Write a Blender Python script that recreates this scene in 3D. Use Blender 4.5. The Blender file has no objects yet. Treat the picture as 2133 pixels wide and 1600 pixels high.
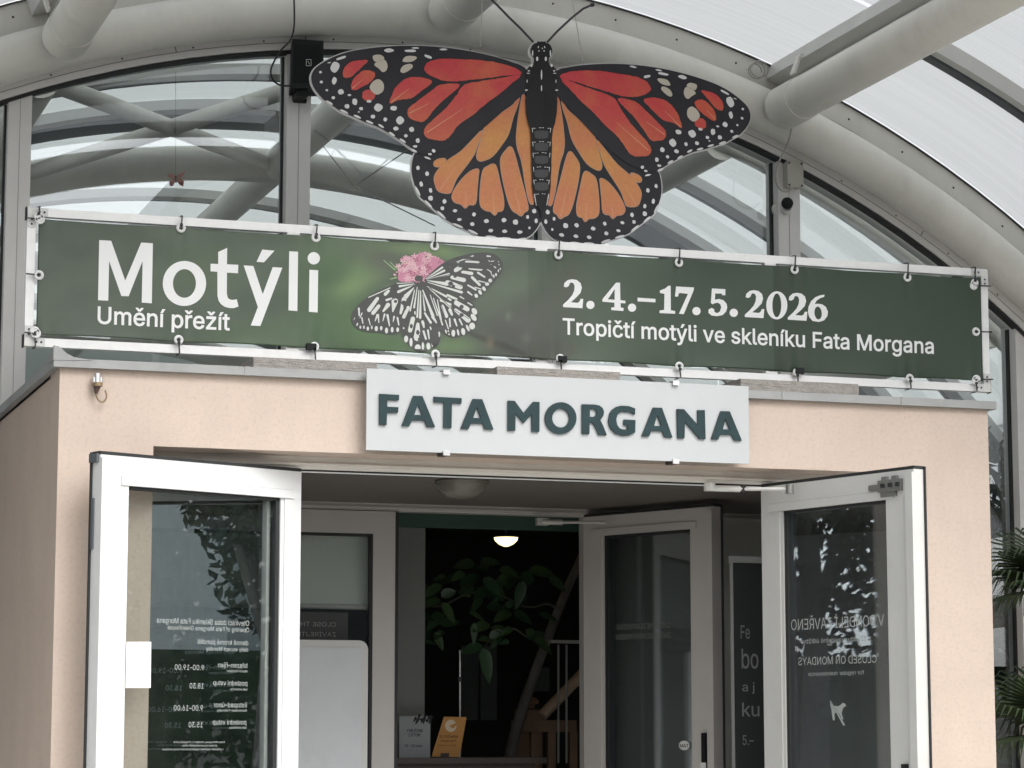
import bpy, bmesh, math, random
from mathutils import Vector, Matrix
from mathutils.geometry import tessellate_polygon, delaunay_2d_cdt as cdt
random.seed(7)
S = bpy.context.scene
COL = S.collection

# ------------------------------------------------------------ camera, sky, sun
FPX, CX, CY = 5393.0, 1066.5, 800.0
YAW, PIT = math.radians(18.68), math.atan(740/5393.0)
EYE = Vector((0, -10.3, 1.35))
s_, c_, sp_, cp_ = math.sin(YAW), math.cos(YAW), math.sin(PIT), math.cos(PIT)
FW = Vector((s_*cp_, c_*cp_, sp_)); RT = Vector((c_, -s_, 0)); UP = RT.cross(FW)
cam = bpy.data.cameras.new('camera'); co = bpy.data.objects.new('camera', cam); COL.objects.link(co)
cam.sensor_width = 36; cam.lens = 36*FPX/2133; cam.clip_end = 2000; cam.clip_start = 0.1
m = Matrix((RT, UP, -FW)).transposed().to_4x4(); m.translation = EYE
co.matrix_world = m
S.camera = co

W = bpy.data.worlds.new('World'); S.world = W; W.use_nodes = True
nt = W.node_tree; nt.nodes.clear()
sky = nt.nodes.new('ShaderNodeTexSky'); sky.sky_type = 'NISHITA'; sky.sun_disc = False
SUN_EL, SUN_AZ = 48, 158
sky.sun_elevation = math.radians(SUN_EL); sky.sun_rotation = math.radians(SUN_AZ); sky.dust_density = 4; sky.air_density = 1.0
hs = nt.nodes.new('ShaderNodeHueSaturation'); hs.inputs['Saturation'].default_value = 0.14
bg = nt.nodes.new('ShaderNodeBackground'); bg.inputs['Strength'].default_value = 0.15
wo = nt.nodes.new('ShaderNodeOutputWorld')
nt.links.new(sky.outputs[0], hs.inputs['Color']); nt.links.new(hs.outputs[0], bg.inputs['Color']); nt.links.new(bg.outputs[0], wo.inputs[0])
sl = bpy.data.lights.new('sun', 'SUN'); so = bpy.data.objects.new('sun', sl); COL.objects.link(so)
sl.energy = 0.7; sl.angle = math.radians(40); sl.color = (1, .965, .92)
az, el = math.radians(SUN_AZ), math.radians(SUN_EL)
sd = Vector((math.sin(az)*math.cos(el), math.cos(az)*math.cos(el), math.sin(el)))
so.rotation_euler = (-sd).to_track_quat('-Z', 'Y').to_euler()
S.view_settings.view_transform = 'Standard'; S.view_settings.look = 'None'; S.view_settings.gamma = 1
S.view_settings.exposure = 0.95
S.cycles.max_bounces = 10; S.cycles.transparent_max_bounces = 24; S.cycles.glossy_bounces = 5
S.cycles.transmission_bounces = 8; S.cycles.diffuse_bounces = 5; S.cycles.use_denoising = True
S.cycles.sample_clamp_indirect = 6

# ------------------------------------------------------------ placement helpers
def ray(u, v):
    return FW + RT*((u-CX)/FPX) - UP*((v-CY)/FPX)
def P(u, v, Y):
    d = ray(u, v); return EYE + d*((Y-EYE.y)/d.y)
def PX(u, v, X):
    d = ray(u, v); return EYE + d*(X/d.x)
def PP(u, v, p0, n):
    d = ray(u, v); return EYE + d*((p0-EYE).dot(n)/d.dot(n))
def depth_px(p):
    return FPX/((p-EYE).dot(FW))

# ------------------------------------------------------------ materials
MAT = {}
def pm(name, col, rough=.6, var=.0, vscale=8, bump=.0, bscale=60, metal=0, spec=.5, emit=None, es=0, dirt=0, dscale=1.5, dcol=None, streak=0, stretch=(7, 7, .7)):
    if name in MAT: return MAT[name]
    m = bpy.data.materials.new(name); m.use_nodes = True; MAT[name] = m
    t = m.node_tree; b = t.nodes['Principled BSDF']
    b.inputs['Base Color'].default_value = (*col, 1); b.inputs['Roughness'].default_value = rough
    b.inputs['Metallic'].default_value = metal; b.inputs['Specular IOR Level'].default_value = spec
    tc = t.nodes.new('ShaderNodeTexCoord')
    last = None
    if var:
        n = t.nodes.new('ShaderNodeTexNoise'); n.inputs['Scale'].default_value = vscale; n.inputs['Detail'].default_value = 6
        t.links.new(tc.outputs['Object'], n.inputs['Vector'])
        r = t.nodes.new('ShaderNodeMapRange'); r.inputs['From Min'].default_value = .3; r.inputs['From Max'].default_value = .7
        r.inputs['To Min'].default_value = 1-var; r.inputs['To Max'].default_value = 1+var
        t.links.new(n.outputs['Fac'], r.inputs['Value'])
        mx = t.nodes.new('ShaderNodeVectorMath'); mx.operation = 'SCALE'; mx.inputs[0].default_value = col
        t.links.new(r.outputs[0], mx.inputs['Scale']); last = mx.outputs[0]
    if dirt:
        n = t.nodes.new('ShaderNodeTexNoise'); n.inputs['Scale'].default_value = dscale; n.inputs['Detail'].default_value = 9; n.inputs['Roughness'].default_value = .7
        t.links.new(tc.outputs['Object'], n.inputs['Vector'])
        r = t.nodes.new('ShaderNodeMapRange'); r.inputs['From Min'].default_value = .5; r.inputs['From Max'].default_value = .75
        r.inputs['To Max'].default_value = dirt
        t.links.new(n.outputs['Fac'], r.inputs['Value'])
        mx = t.nodes.new('ShaderNodeMixRGB'); t.links.new(r.outputs[0], mx.inputs[0])
        if last: t.links.new(last, mx.inputs[1])
        else: mx.inputs[1].default_value = (*col, 1)
        dc = dcol or tuple(c*.4 for c in col)
        mx.inputs[2].default_value = (*dc, 1); last = mx.outputs[0]
    if streak:
        mp = t.nodes.new('ShaderNodeMapping'); mp.inputs['Scale'].default_value = stretch; t.links.new(tc.outputs['Object'], mp.inputs['Vector'])
        n = t.nodes.new('ShaderNodeTexNoise'); n.inputs['Scale'].default_value = 1.6; n.inputs['Detail'].default_value = 7; n.inputs['Roughness'].default_value = .65
        t.links.new(mp.outputs[0], n.inputs['Vector'])
        r = t.nodes.new('ShaderNodeMapRange'); r.inputs['From Min'].default_value = .48; r.inputs['From Max'].default_value = .72; r.inputs['To Max'].default_value = streak
        t.links.new(n.outputs['Fac'], r.inputs['Value'])
        mx = t.nodes.new('ShaderNodeMixRGB'); t.links.new(r.outputs[0], mx.inputs[0])
        if last: t.links.new(last, mx.inputs[1])
        else: mx.inputs[1].default_value = (*col, 1)
        mx.inputs[2].default_value = (*(c*.55 for c in col), 1); last = mx.outputs[0]
    if last: t.links.new(last, b.inputs['Base Color'])
    if bump:
        n = t.nodes.new('ShaderNodeTexNoise'); n.inputs['Scale'].default_value = bscale; n.inputs['Detail'].default_value = 5
        t.links.new(tc.outputs['Object'], n.inputs['Vector'])
        bp = t.nodes.new('ShaderNodeBump'); bp.inputs['Strength'].default_value = bump; bp.inputs['Distance'].default_value = .01
        t.links.new(n.outputs['Fac'], bp.inputs['Height']); t.links.new(bp.outputs[0], b.inputs['Normal'])
    if emit: b.inputs['Emission Color'].default_value = (*emit, 1); b.inputs['Emission Strength'].default_value = es
    return m

def glass(name, tint=(.86, .9, .88), base=.1, k=.8, wav=.0):
    m = bpy.data.materials.new(name); m.use_nodes = True; t = m.node_tree; t.nodes.clear(); MAT[name] = m
    tr = t.nodes.new('ShaderNodeBsdfTransparent'); tr.inputs[0].default_value = (*tint, 1)
    gl = t.nodes.new('ShaderNodeBsdfGlossy'); gl.inputs['Roughness'].default_value = 0.0; gl.inputs[0].default_value = (.93, .96, 1, 1)
    fr = t.nodes.new('ShaderNodeFresnel'); fr.inputs['IOR'].default_value = 1.5
    ma = t.nodes.new('ShaderNodeMath'); ma.operation = 'MULTIPLY_ADD'; ma.inputs[1].default_value = k; ma.inputs[2].default_value = base; ma.use_clamp = True
    mx = t.nodes.new('ShaderNodeMixShader'); o = t.nodes.new('ShaderNodeOutputMaterial')
    t.links.new(fr.outputs[0], ma.inputs[0]); t.links.new(ma.outputs[0], mx.inputs[0])
    t.links.new(tr.outputs[0], mx.inputs[1]); t.links.new(gl.outputs[0], mx.inputs[2]); t.links.new(mx.outputs[0], o.inputs[0])
    if wav:
        tc = t.nodes.new('ShaderNodeTexCoord'); n = t.nodes.new('ShaderNodeTexNoise'); n.inputs['Scale'].default_value = 1.1; n.inputs['Detail'].default_value = 0
        t.links.new(tc.outputs['Object'], n.inputs['Vector'])
        bp = t.nodes.new('ShaderNodeBump'); bp.inputs['Strength'].default_value = wav; bp.inputs['Distance'].default_value = .02
        t.links.new(n.outputs['Fac'], bp.inputs['Height']); t.links.new(bp.outputs[0], gl.inputs['Normal'])
    return m

def polycarb(name, col, body=.12):
    m = bpy.data.materials.new(name); m.use_nodes = True; t = m.node_tree; t.nodes.clear(); MAT[name] = m
    tc = t.nodes.new('ShaderNodeTexCoord')
    w = t.nodes.new('ShaderNodeTexWave'); w.wave_type = 'BANDS'; w.bands_direction = 'Y'; w.inputs['Scale'].default_value = 9; w.inputs['Distortion'].default_value = .6; w.inputs['Detail'].default_value = 4
    n = t.nodes.new('ShaderNodeTexNoise'); n.inputs['Scale'].default_value = 1.0; n.inputs['Detail'].default_value = 8
    mp = t.nodes.new('ShaderNodeMapping'); mp.inputs['Scale'].default_value = (.6, 30, .6)
    t.links.new(tc.outputs['Object'], w.inputs['Vector']); t.links.new(tc.outputs['Object'], mp.inputs['Vector']); t.links.new(mp.outputs[0], n.inputs['Vector'])
    a = t.nodes.new('ShaderNodeMath'); a.operation = 'MULTIPLY_ADD'; a.inputs[1].default_value = .03; a.inputs[2].default_value = .86
    b = t.nodes.new('ShaderNodeMath'); b.operation = 'MULTIPLY_ADD'; b.inputs[1].default_value = .24
    t.links.new(w.outputs['Fac'], a.inputs[0]); t.links.new(n.outputs['Fac'], b.inputs[0]); t.links.new(a.outputs[0], b.inputs[2])
    sc = t.nodes.new('ShaderNodeVectorMath'); sc.operation = 'SCALE'; sc.inputs[0].default_value = col; t.links.new(b.outputs[0], sc.inputs['Scale'])
    tl = t.nodes.new('ShaderNodeBsdfTranslucent'); df = t.nodes.new('ShaderNodeBsdfDiffuse'); df.inputs[0].default_value = (.6, .63, .63, 1)
    t.links.new(sc.outputs[0], tl.inputs[0])
    mx = t.nodes.new('ShaderNodeMixShader'); mx.inputs[0].default_value = body; o = t.nodes.new('ShaderNodeOutputMaterial')
    t.links.new(tl.outputs[0], mx.inputs[1]); t.links.new(df.outputs[0], mx.inputs[2]); t.links.new(mx.outputs[0], o.inputs[0])
    return m

STUCCO = pm('peach_stucco', (.56, .46, .392), .9, .04, 3, .25, 330, spec=.2, dirt=.30, dscale=60, streak=.09)
STEEL = pm('cream_painted_steel', (.74, .725, .67), .42, .04, 3, .06, 90, dirt=.30, dscale=2.6, dcol=(.42,.40,.36), streak=.22, stretch=(2.5, 2.5, .8))
PLATE = pm('beige_sheet_metal', (.62, .605, .56), .5, .03, 3, dirt=.15, dscale=3, streak=.2, stretch=(3, 3, 1))
ALU = pm('white_aluminium', (.66, .67, .665), .38, .02, 6, dirt=.12, dscale=7)
GREYALU = pm('grey_white_profile', (.56, .56, .54), .4, .03, 6, dirt=.12, dscale=5)
BRIGHT = pm('bare_bright_tube', (.90, .90, .89), .3, .03, 20, dirt=.08, dscale=12)
GASKET = pm('black_gasket', (.018, .019, .02), .6)
DARKBAR = pm('dark_grey_bar', (.09, .10, .11), .5)
SLATE = pm('slate_flashing', (.13, .15, .17), .5)
ZINC = pm('grey_coping_metal', (.30, .305, .30), .5, .06, 6, .1, 30, metal=.2, dirt=.3, dscale=9)
CONC = pm('concrete_slab', (.27, .255, .235), .95, .12, 40, .6, 90, dirt=.3, dscale=30)
CONC2 = pm('concrete_slab_lighter', (.31, .29, .265), .95, .12, 40, .6, 90, dirt=.35, dscale=26)
GLASSW = glass('facade_glass', (.95, .97, .965), .05, .9, .02)
GLASSD = glass('door_glass', (.95, .975, .965), .0, .8, .01)
GLASSS = glass('sidelight_glass', (.90, .925, .92), .58, 1.0, .008)
POLY = polycarb('ribbed_polycarbonate', (.35, .362, .366))
POLYI = polycarb('inner_polycarbonate', (.36, .38, .38))
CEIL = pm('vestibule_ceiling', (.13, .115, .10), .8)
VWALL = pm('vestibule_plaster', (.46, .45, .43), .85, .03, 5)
BLACKP = pm('black_plastic', (.010, .011, .012), .55, spec=.25)
WIRE = pm('black_cable', (.02, .02, .02), .5)
GREYW = pm('grey_cable', (.35, .34, .31), .5)
SEAM_SHADE = pm('seam_and_shade_grey', (.25, .24, .23), .6)
SCREW = pm('dark_screw', (.08, .075, .07), .5, metal=.6)
WHITEP = pm('white_plastic', (.72, .72, .69), .4, dirt=.12, dscale=10)
LETTERW = pm('white_print', (.86, .87, .86), .55)

# ------------------------------------------------------------ mesh builder
class MB:
    def __init__(s): s.v = []; s.f = []; s.mi = []; s.sm = []; s.mats = []
    def mid(s, m):
        if m not in s.mats: s.mats.append(m)
        return s.mats.index(m)
    def add(s, vs, fs, m, smooth=False):
        b = len(s.v); s.v += [Vector(x) for x in vs]; k = s.mid(m)
        for f in fs: s.f.append([b+i for i in f]); s.mi.append(k); s.sm.append(smooth)
    def box(s, a, b, m):
        x0, y0, z0 = [min(a[i], b[i]) for i in range(3)]; x1, y1, z1 = [max(a[i], b[i]) for i in range(3)]
        s.add([(x0,y0,z0),(x1,y0,z0),(x1,y1,z0),(x0,y1,z0),(x0,y0,z1),(x1,y0,z1),(x1,y1,z1),(x0,y1,z1)],
              [(3,2,1,0),(4,5,6,7),(0,1,5,4),(1,2,6,5),(2,3,7,6),(3,0,4,7)], m)
    def obox(s, o, ex, ey, ez, m):   # oriented box from corner o and three edge vectors
        o = Vector(o); vs = [o, o+ex, o+ex+ey, o+ey, o+ez, o+ex+ez, o+ex+ey+ez, o+ey+ez]
        fs = [(3,2,1,0),(4,5,6,7),(0,1,5,4),(1,2,6,5),(2,3,7,6),(3,0,4,7)]
        if ex.cross(ey).dot(ez) < 0: fs = [f[::-1] for f in fs]
        s.add(vs, fs, m)
    def tube(s, pts, r, m, n=12, caps=True, r1=None):
        pts = [Vector(p) for p in pts]; vs = []; up = Vector((.13, .21, 1)).normalized(); N = len(pts)
        t0 = (pts[1]-pts[0]).normalized(); a = t0.cross(up)
        if a.length < .2: a = t0.cross(Vector((1, 0, 0)))
        a.normalize()
        for i, p in enumerate(pts):
            t = (pts[min(i+1, N-1)]-pts[max(i-1, 0)]).normalized()
            a = (a - t*a.dot(t)).normalized(); b = t.cross(a)
            rr = r if r1 is None else r+(r1-r)*i/(N-1)
            for k in range(n):
                g = 2*math.pi*k/n; vs.append(p+a*math.cos(g)*rr+b*math.sin(g)*rr)
        fs = [(i*n+k, i*n+(k+1) % n, (i+1)*n+(k+1) % n, (i+1)*n+k) for i in range(N-1) for k in range(n)]
        s.add(vs, fs, m, True)
        if caps:
            s.add(vs[:n], [tuple(range(n))[::-1]], m); s.add(vs[-n:], [tuple(range(n))], m)
    def poly(s, loops, m, t=0, back=None, sm=False):   # loops of 3-D points (first outer, rest holes); t = thickness along n
        loops = [[Vector(p) for p in l] for l in loops]
        tris = tessellate_polygon(loops); flat = [p for l in loops for p in l]
        n = Vector((0, 0, 0)); L = loops[0]
        for i in range(len(L)): n += L[i].cross(L[(i+1) % len(L)])
        if n.length == 0: return
        n.normalize()
        if n.dot(EYE-L[0]) < 0: n = -n
        out = []
        for a, b, c in tris:
            q = (flat[b]-flat[a]).cross(flat[c]-flat[a])
            out.append((a, b, c) if q.dot(n) > 0 else (a, c, b))
        s.add(flat, out, m)
        if t:
            k = len(flat); bk = [p-n*t for p in flat]
            s.add(bk, [f[::-1] for f in out], back or m)
            for l in loops:
                q = len(l)
                s.add([p for p in l]+[p-n*t for p in l], [(i, (i+1) % q, q+(i+1) % q, q+i) for i in range(q)], back or m)
    def lathe(s, prof, c, axis, m, n=24):
        axis = Vector(axis).normalized(); a = axis.orthogonal().normalized(); b = axis.cross(a); c = Vector(c); vs = []
        for (r, h) in prof:
            for k in range(n):
                g = 2*math.pi*k/n; vs.append(c+axis*h+(a*math.cos(g)+b*math.sin(g))*r)
        s.add(vs, [(i*n+k, i*n+(k+1) % n, (i+1)*n+(k+1) % n, (i+1)*n+k) for i in range(len(prof)-1) for k in range(n)], m, True)

def world_origin(o): return Vector(o['_w']) if o is not None and '_w' in o else Vector((0, 0, 0))
def obj(name, mb, parent=None, origin=None):
    w = world_origin(parent) if parent is not None else (Vector(origin) if origin is not None else Vector((0, 0, 0)))
    me = bpy.data.meshes.new(name); me.from_pydata([v-w for v in mb.v], [], mb.f)
    for m in mb.mats: me.materials.append(m)
    for p, k, sm in zip(me.polygons, mb.mi, mb.sm): p.material_index = k; p.use_smooth = sm
    me.update()
    o = bpy.data.objects.new(name, me); COL.objects.link(o)
    if parent is not None: o.parent = parent
    else: o.location = w
    o['_w'] = tuple(w); return o
def thing(name, label, cat, loc, group=None):
    o = bpy.data.objects.new(name, None); o.empty_display_size = .1; COL.objects.link(o); o.location = loc; o['_w'] = tuple(loc)
    o['label'] = label; o['category'] = cat
    if group: o['group'] = group
    return o
def tag(o, label, cat, group=None, kind=None):
    if label: o['label'] = label
    if cat: o['category'] = cat
    if group: o['group'] = group
    if kind: o['kind'] = kind
    return o
def smooth_loop(pts, n=3):
    out = []; N = len(pts)
    for i in range(N):
        p0, p1, p2, p3 = [pts[(i+k-1) % N] for k in range(4)]
        for j in range(n):
            t = j/n
            out.append(tuple(.5*(2*p1[d]+(p2[d]-p0[d])*t+(2*p0[d]-5*p1[d]+4*p2[d]-p3[d])*t*t+(3*p1[d]-p0[d]-3*p2[d]+p3[d])*t**3) for d in (0, 1)))
    return out
def ell(cx, cy, rx, ry, n=14, a=0):
    ca, sa = math.cos(math.radians(a)), math.sin(math.radians(a))
    return [(cx+math.cos(2*math.pi*k/n)*rx*ca-math.sin(2*math.pi*k/n)*ry*sa, cy+math.cos(2*math.pi*k/n)*rx*sa+math.sin(2*math.pi*k/n)*ry*ca) for k in range(n)]
def petal(x0, y0, w0, x1, y1, w1):     # tapered stroke with round ends
    dx, dy = x1-x0, y1-y0; L = math.hypot(dx, dy) or 1; nx, ny = -dy/L, dx/L; tx, ty = dx/L, dy/L
    w0, w1 = w0*.60, w1*.60; r = []
    for k in range(5):
        g = math.pi*(k/4); r.append((x1+nx*w1*math.cos(g)+tx*w1*math.sin(g), y1+ny*w1*math.cos(g)+ty*w1*math.sin(g)))
    for k in range(5):
        g = math.pi*(k/4); r.append((x0-nx*w0*math.cos(g)-tx*w0*math.sin(g), y0-ny*w0*math.cos(g)-ty*w0*math.sin(g)))
    return r

def offs(pts, d):
    N = len(pts); A_ = sum(pts[i][0]*pts[(i+1) % N][1]-pts[(i+1) % N][0]*pts[i][1] for i in range(N)); sg2 = 1 if A_ > 0 else -1; out = []
    for i in range(N):
        a, c = pts[i-1], pts[(i+1) % N]; tx, ty = c[0]-a[0], c[1]-a[1]; l = math.hypot(tx, ty) or 1; out.append((pts[i][0]+ty/l*d*sg2, pts[i][1]-tx/l*d*sg2))
    return out

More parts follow.
